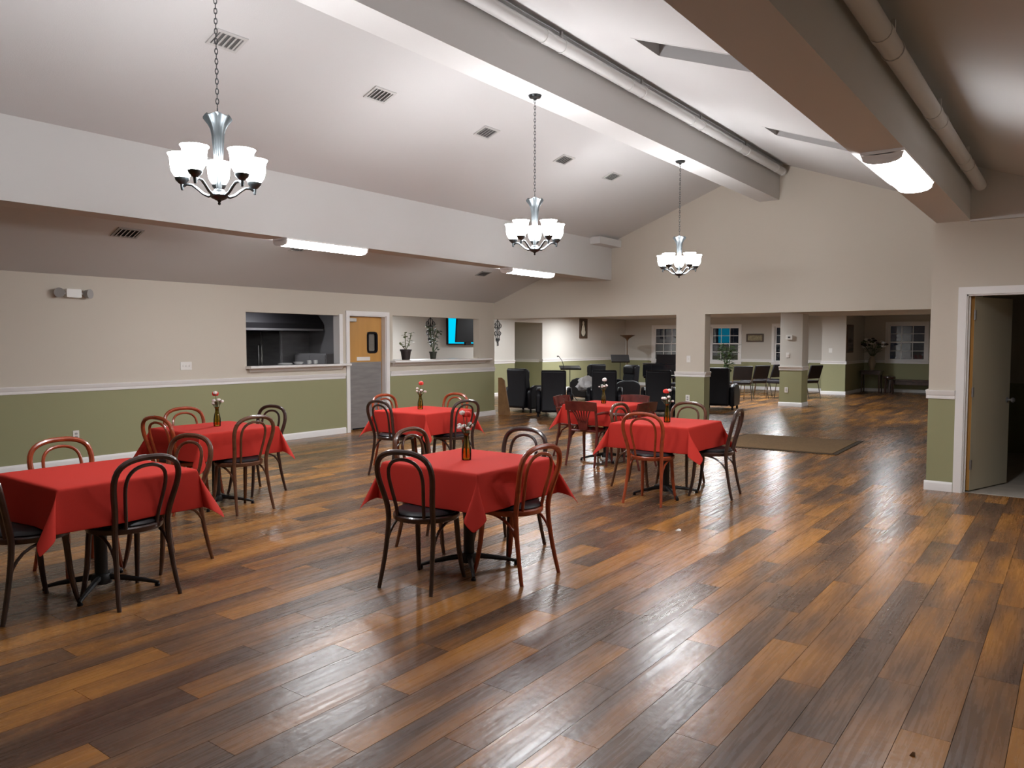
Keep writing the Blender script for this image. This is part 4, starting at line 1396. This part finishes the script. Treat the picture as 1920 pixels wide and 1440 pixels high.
t = thing('television', 'television with glowing cyan screen seen through the plant hatch', 'television', (XF, 15.99, 1.50))
MB().box(.05, -.72, 0, .11, .72, .86).build('casing', M['plastic_black'], t, bevel=.008)
MB().box(.1105, -.69, .03, .113, .69, .83).build('screen', M['cyan_screen'], t, smooth=False)
MB().box(0, -.15, .25, .05, .15, .55).build('wall_bracket', M['black_iron'], t, smooth=False)
t = thing('monitor', 'black monitor back covering most of the cyan television', 'monitor', (-12.95, 15.44, 1.53), math.radians(6))
MB().prism([(-.56, .03), (.55, .03), (.55, .68), (-.50, .68)], 'x', -.02, .03).build('casing', M['plastic_black'], t, bevel=.008)
MB().box(-.03, -.2, .2, -.02, .2, .5).build('rear_cover', M['plastic_black'], t, smooth=False)
MB().tube([(-.04, .2, .3), (-.04, .2, WT - 1.53)], .02, 8).build('ceiling_pole', M['black_iron'], t)
MB().box(-.03, -.12, -.04, .03, .12, .03).build('sound_bar', M['plastic_black'], t, smooth=False)


def picture(x, y, z, rz, w, h, fw, inner, label, figure=None):
    t = thing('framed_picture', label, 'picture', (x, y, z), rz)
    # local: faces -y
    fr = MB()
    for a, b, c_, d in ((-w / 2, -w / 2 + fw, -h / 2, h / 2), (w / 2 - fw, w / 2, -h / 2, h / 2), (-w / 2 + fw, w / 2 - fw, -h / 2, -h / 2 + fw), (-w / 2 + fw, w / 2 - fw, h / 2 - fw, h / 2)):
        fr.box(a, -.03, c_, b, 0, d)
    fr.build('frame', M['frame_brown'], t, bevel=.004)
    pn = MB().box(-w / 2 + fw, -.012, -h / 2 + fw, w / 2 - fw, -.004, h / 2 - fw).build('print', M[inner], t, smooth=False)
    if figure:
        f = MB()
        f.prism([(.13 * math.cos(a) * (1.1 if math.sin(a) < 0 else .8), .20 * math.sin(a) - .06) for a in [i * PI / 10 for i in range(20)]], 'y', -.0135, -.012)
        f.prism([(.06 * math.cos(a), .065 * math.sin(a) + .18) for a in [i * PI / 8 for i in range(16)]], 'y', -.0135, -.012)
        f.build('pale_figure', M['picture_pale'], pn, smooth=False)


picture(XF, 22.3, 2.03, PI / 2, .50, .66, .06, 'picture_dark', 'tall dark framed picture with a pale figure on the lounge wall', True)
picture(-8.75, YW, 1.71, 0, .58, .27, .045, 'picture_tan', 'wide framed sampler between two lounge windows')
t = thing('wall_mirror', 'dark framed mirror on the side of the alcove', 'mirror', (-5.62, 24.55, 1.67), PI / 2)
MB().box(-.36, -.03, -.42, .36, 0, .42).build('frame', M['frame_brown'], t, bevel=.004)
MB().box(-.31, -.034, -.37, .31, -.03, .37).build('glass', M['mirror_grey'], t, smooth=False)

# ================================================================== alcove furniture
t = thing('side_table', 'dark side table carrying the urn in the alcove', 'table', (-5.25, 25.85, 0))
MB().box(-.30, -.22, .64, .30, .22, .69).build('top', M['dark_wood'], t, bevel=.008)
MB().box(-.27, -.19, .56, .27, .19, .64).build('apron', M['dark_wood'], t, smooth=False)
for x, y in ((-.25, -.17), (.25, -.17), (-.25, .17), (.25, .17)): MB().tube([(x, y, .6), (x, y, .3), (x * 1.02, y * 1.02, 0)], [.028, .022, .016], 8).build('leg', M['dark_wood'], t)
t = thing('stool', 'small dark stool pushed against the alcove side table', 'stool', (-4.72, 25.7, 0))
MB().lathe([(0, .46), (.17, .46), (.18, .48), (.17, .52), (0, .54)], (0, 0, 0), 18).build('seat', M['dark_wood'], t)
for k in range(4):
    a = PI / 4 + k * PI / 2
    MB().tube([(.11 * math.cos(a), .11 * math.sin(a), .47), (.15 * math.cos(a), .15 * math.sin(a), 0)], .017, 8).build('leg', M['dark_wood'], t)
t = thing('flower_urn', 'tan urn on the alcove side table', 'vase', (-5.25, 25.85, .6905))
MB().lathe([(0, 0), (.07, 0), (.075, .02), (.06, .05), (.10, .16), (.11, .26), (.08, .36), (.06, .41), (.085, .45), (.07, .45), (.05, .41), (0, .40)], (0, 0, 0), 20).build('body', M['urn_tan'], t)
t = thing('flower_arrangement', 'large dark flower arrangement with pale blooms in the tan urn', 'flowers', (-5.25, 25.85, .6905))
rn = random.Random(5)
for k in range(22):
    a = k * 2.4; e = rn.uniform(.15, 1.0); L = rn.uniform(.40, .62)
    d = Vector((math.cos(a) * e, math.sin(a) * e * .7, 1.0)).normalized()
    p0 = Vector((0, 0, .38)); p1 = p0 + d * L
    so = MB().tube([p0, p0.lerp(p1, .5) + Vector((0, 0, .03)), p1], .005, 5).build('stem', M['stem_green'], t)
    bm_ = MB(); r = rn.uniform(.04, .065)
    bm_.ball(p1, (r, r, r * .8), 8, 5)
    for q in range(5): bm_.ball(p1 + Vector((r * .8 * math.cos(q * 1.256), r * .8 * math.sin(q * 1.256), 0)), r * .5, 7, 4)
    bm_.build('bloom', M['flower_white' if k % 3 == 0 else ('pot_dark' if k % 3 == 1 else 'leaf_green')], so)
    lm = MB(); leaf_mesh(lm, p0.lerp(p1, .5), (math.cos(a + 1), math.sin(a + 1), .3), .18, .07, .3); lm.build('leaf', M['leaf_green'], so, smooth=False)
t = thing('bench', 'dark wooden bench under the alcove window', 'bench', (-4.15, 26.05, 0))
MB().box(-.68, -.20, .36, .68, .20, .42).build('seat', M['dark_wood'], t, bevel=.01)
MB().box(-.62, -.17, .26, .62, .17, .36).build('apron', M['dark_wood'], t, smooth=False)
for x, y in ((-.60, -.15), (.60, -.15), (-.60, .15), (.60, .15)): MB().box(x - .045, y - .04, 0, x + .045, y + .04, .36).build('leg', M['dark_wood'], t, bevel=.008)

# ================================================================== kitchen behind the first hatch
t = thing('range_hood', 'dark range hood hanging in the kitchen', 'hood', (-12.6, 8.9, 1.80))
MB().prism([(-.95, 0), (.7, 0), (.7, .12), (.3, .55), (-.95, .55)], 'y', -1.6, .90).build('canopy', M['kitchen_dark'], t, smooth=False)
MB().box(.68, -1.6, -.02, .72, .90, .02).build('drip_edge', M['kitchen_grey'], t, smooth=False)
t = thing('refrigerator', 'tall stainless refrigerator with two doors in the kitchen', 'refrigerator', (-12.95, 9.5, 0))
MB().box(-.55, -.33, .08, .60, .33, 1.78).build('body', M['steel'], t, bevel=.01)
for k in range(2):
    d_ = MB().box(-.54 + k * .575, -.37, .12, .015 + k * .575, -.335, 1.75).build('door', M['steel'], t, bevel=.012)
    MB().tube([(-.02 + k * .10, -.37, .9), (-.02 + k * .10, -.41, .93), (-.02 + k * .10, -.41, 1.5), (-.02 + k * .10, -.37, 1.53)], .013, 8).build('handle', M['bright_steel'], d_)
for x in (-.555, .02, .605): MB().box(x - .012, -.378, .10, x + .012, -.36, 1.77).build('edge_trim', M['bright_steel'], t, smooth=False)
for x in (-.45, .50):
    for y in (-.25, .25): MB().lathe([(.03, 0), (.03, .08), (0, .08)], (x, y, 0), 8).build('foot', M['black_iron'], t)
t = thing('work_counter', 'stainless work counter behind the kitchen hatch', 'counter', (-10.75, 7.8, 0))
MB().box(-.40, -1.4, 1.13, .43, 1.1, 1.17).build('top', M['steel'], t, smooth=False)
for x, y in ((-.36, -1.3), (.38, -1.3), (-.36, 1.0), (.38, 1.0)): MB().tube([(x, y, 0), (x, y, 1.13)], .02, 8).build('leg', M['bright_steel'], t)
t = thing('steel_shelving', 'grey steel cabinet beside the refrigerator', 'cabinet', (-11.75, 9.6, 0))
MB().box(-.45, -.23, .0, .45, .23, 1.35).build('body', M['kitchen_grey'], t, bevel=.01)
for k in range(2):
    d_ = MB().box(-.44 + k * .445, -.25, .06, -.005 + k * .445, -.231, 1.32).build('door', M['kitchen_grey'], t, bevel=.004)
    MB().tube([(-.06 + k * .12, -.25, .8), (-.06 + k * .12, -.27, .82), (-.06 + k * .12, -.27, .96), (-.06 + k * .12, -.25, .98)], .006, 6).build('handle', M['bright_steel'], d_)
rn = random.Random(3)
for k, (y, nm) in enumerate(((7.95, 'stack of white plates on the kitchen counter, leftmost'), (8.22, 'low white bowl on the kitchen counter, second from left'), (8.44, 'white cup on the kitchen counter, third from left'), (8.58, 'white cup on the kitchen counter nearest the jamb'))):
    t = thing(('plate_stack', 'bowl', 'cup', 'cup')[k], nm, ('plates', 'bowl', 'cup', 'cup')[k], (-10.62, y, 1.171))
    if k == 0:
        for q in range(4): MB().lathe([(0, 0), (.07, 0), (.12, .018), (.12, .022), (.07, .006), (0, .006)], (0, 0, q * .0075), 18).build('plate', M['china'], t)
    elif k == 1:
        MB().lathe([(0, 0), (.04, 0), (.05, .01), (.09, .06), (.086, .06), (.045, .016), (0, .012)], (0, 0, 0), 18).build('body', M['china'], t)
    else:
        MB().lathe([(0, 0), (.028, 0), (.038, .085), (.034, .085), (.025, .008), (0, .008)], (0, 0, 0), 16).build('body', M['china'], t)
        MB().tube([(.034, 0, .07), (.058, 0, .065), (.058, 0, .03), (.032, 0, .025)], .005, 6).build('handle', M['china'], t)
# dark counter behind the second hatch
t = thing('serving_counter', 'dark serving counter behind the plant hatch', 'counter', (-10.312, 11.22, 0))
MB().box(-.45, -1.25, 1.19, 0, 1.25, 1.225).build('top', M['counter_dark'], t, smooth=False)
MB().box(-.40, -1.22, 0, -.0, 1.22, 1.19).build('body', M['kitchen_grey'], t, smooth=False)
t = thing('tap', 'small dark tap on the serving counter by the door casing', 'tap', (-10.45, 10.02, 1.2255))
MB().lathe([(.03, 0), (.03, .01), (.015, .03), (.012, .14), (0, .145)], (0, 0, 0), 12).build('body', M['black_iron'], t)
MB().tube([(0, 0, .10), (0, .05, .13), (0, .09, .11)], .009, 7).build('spout', M['black_iron'], t)
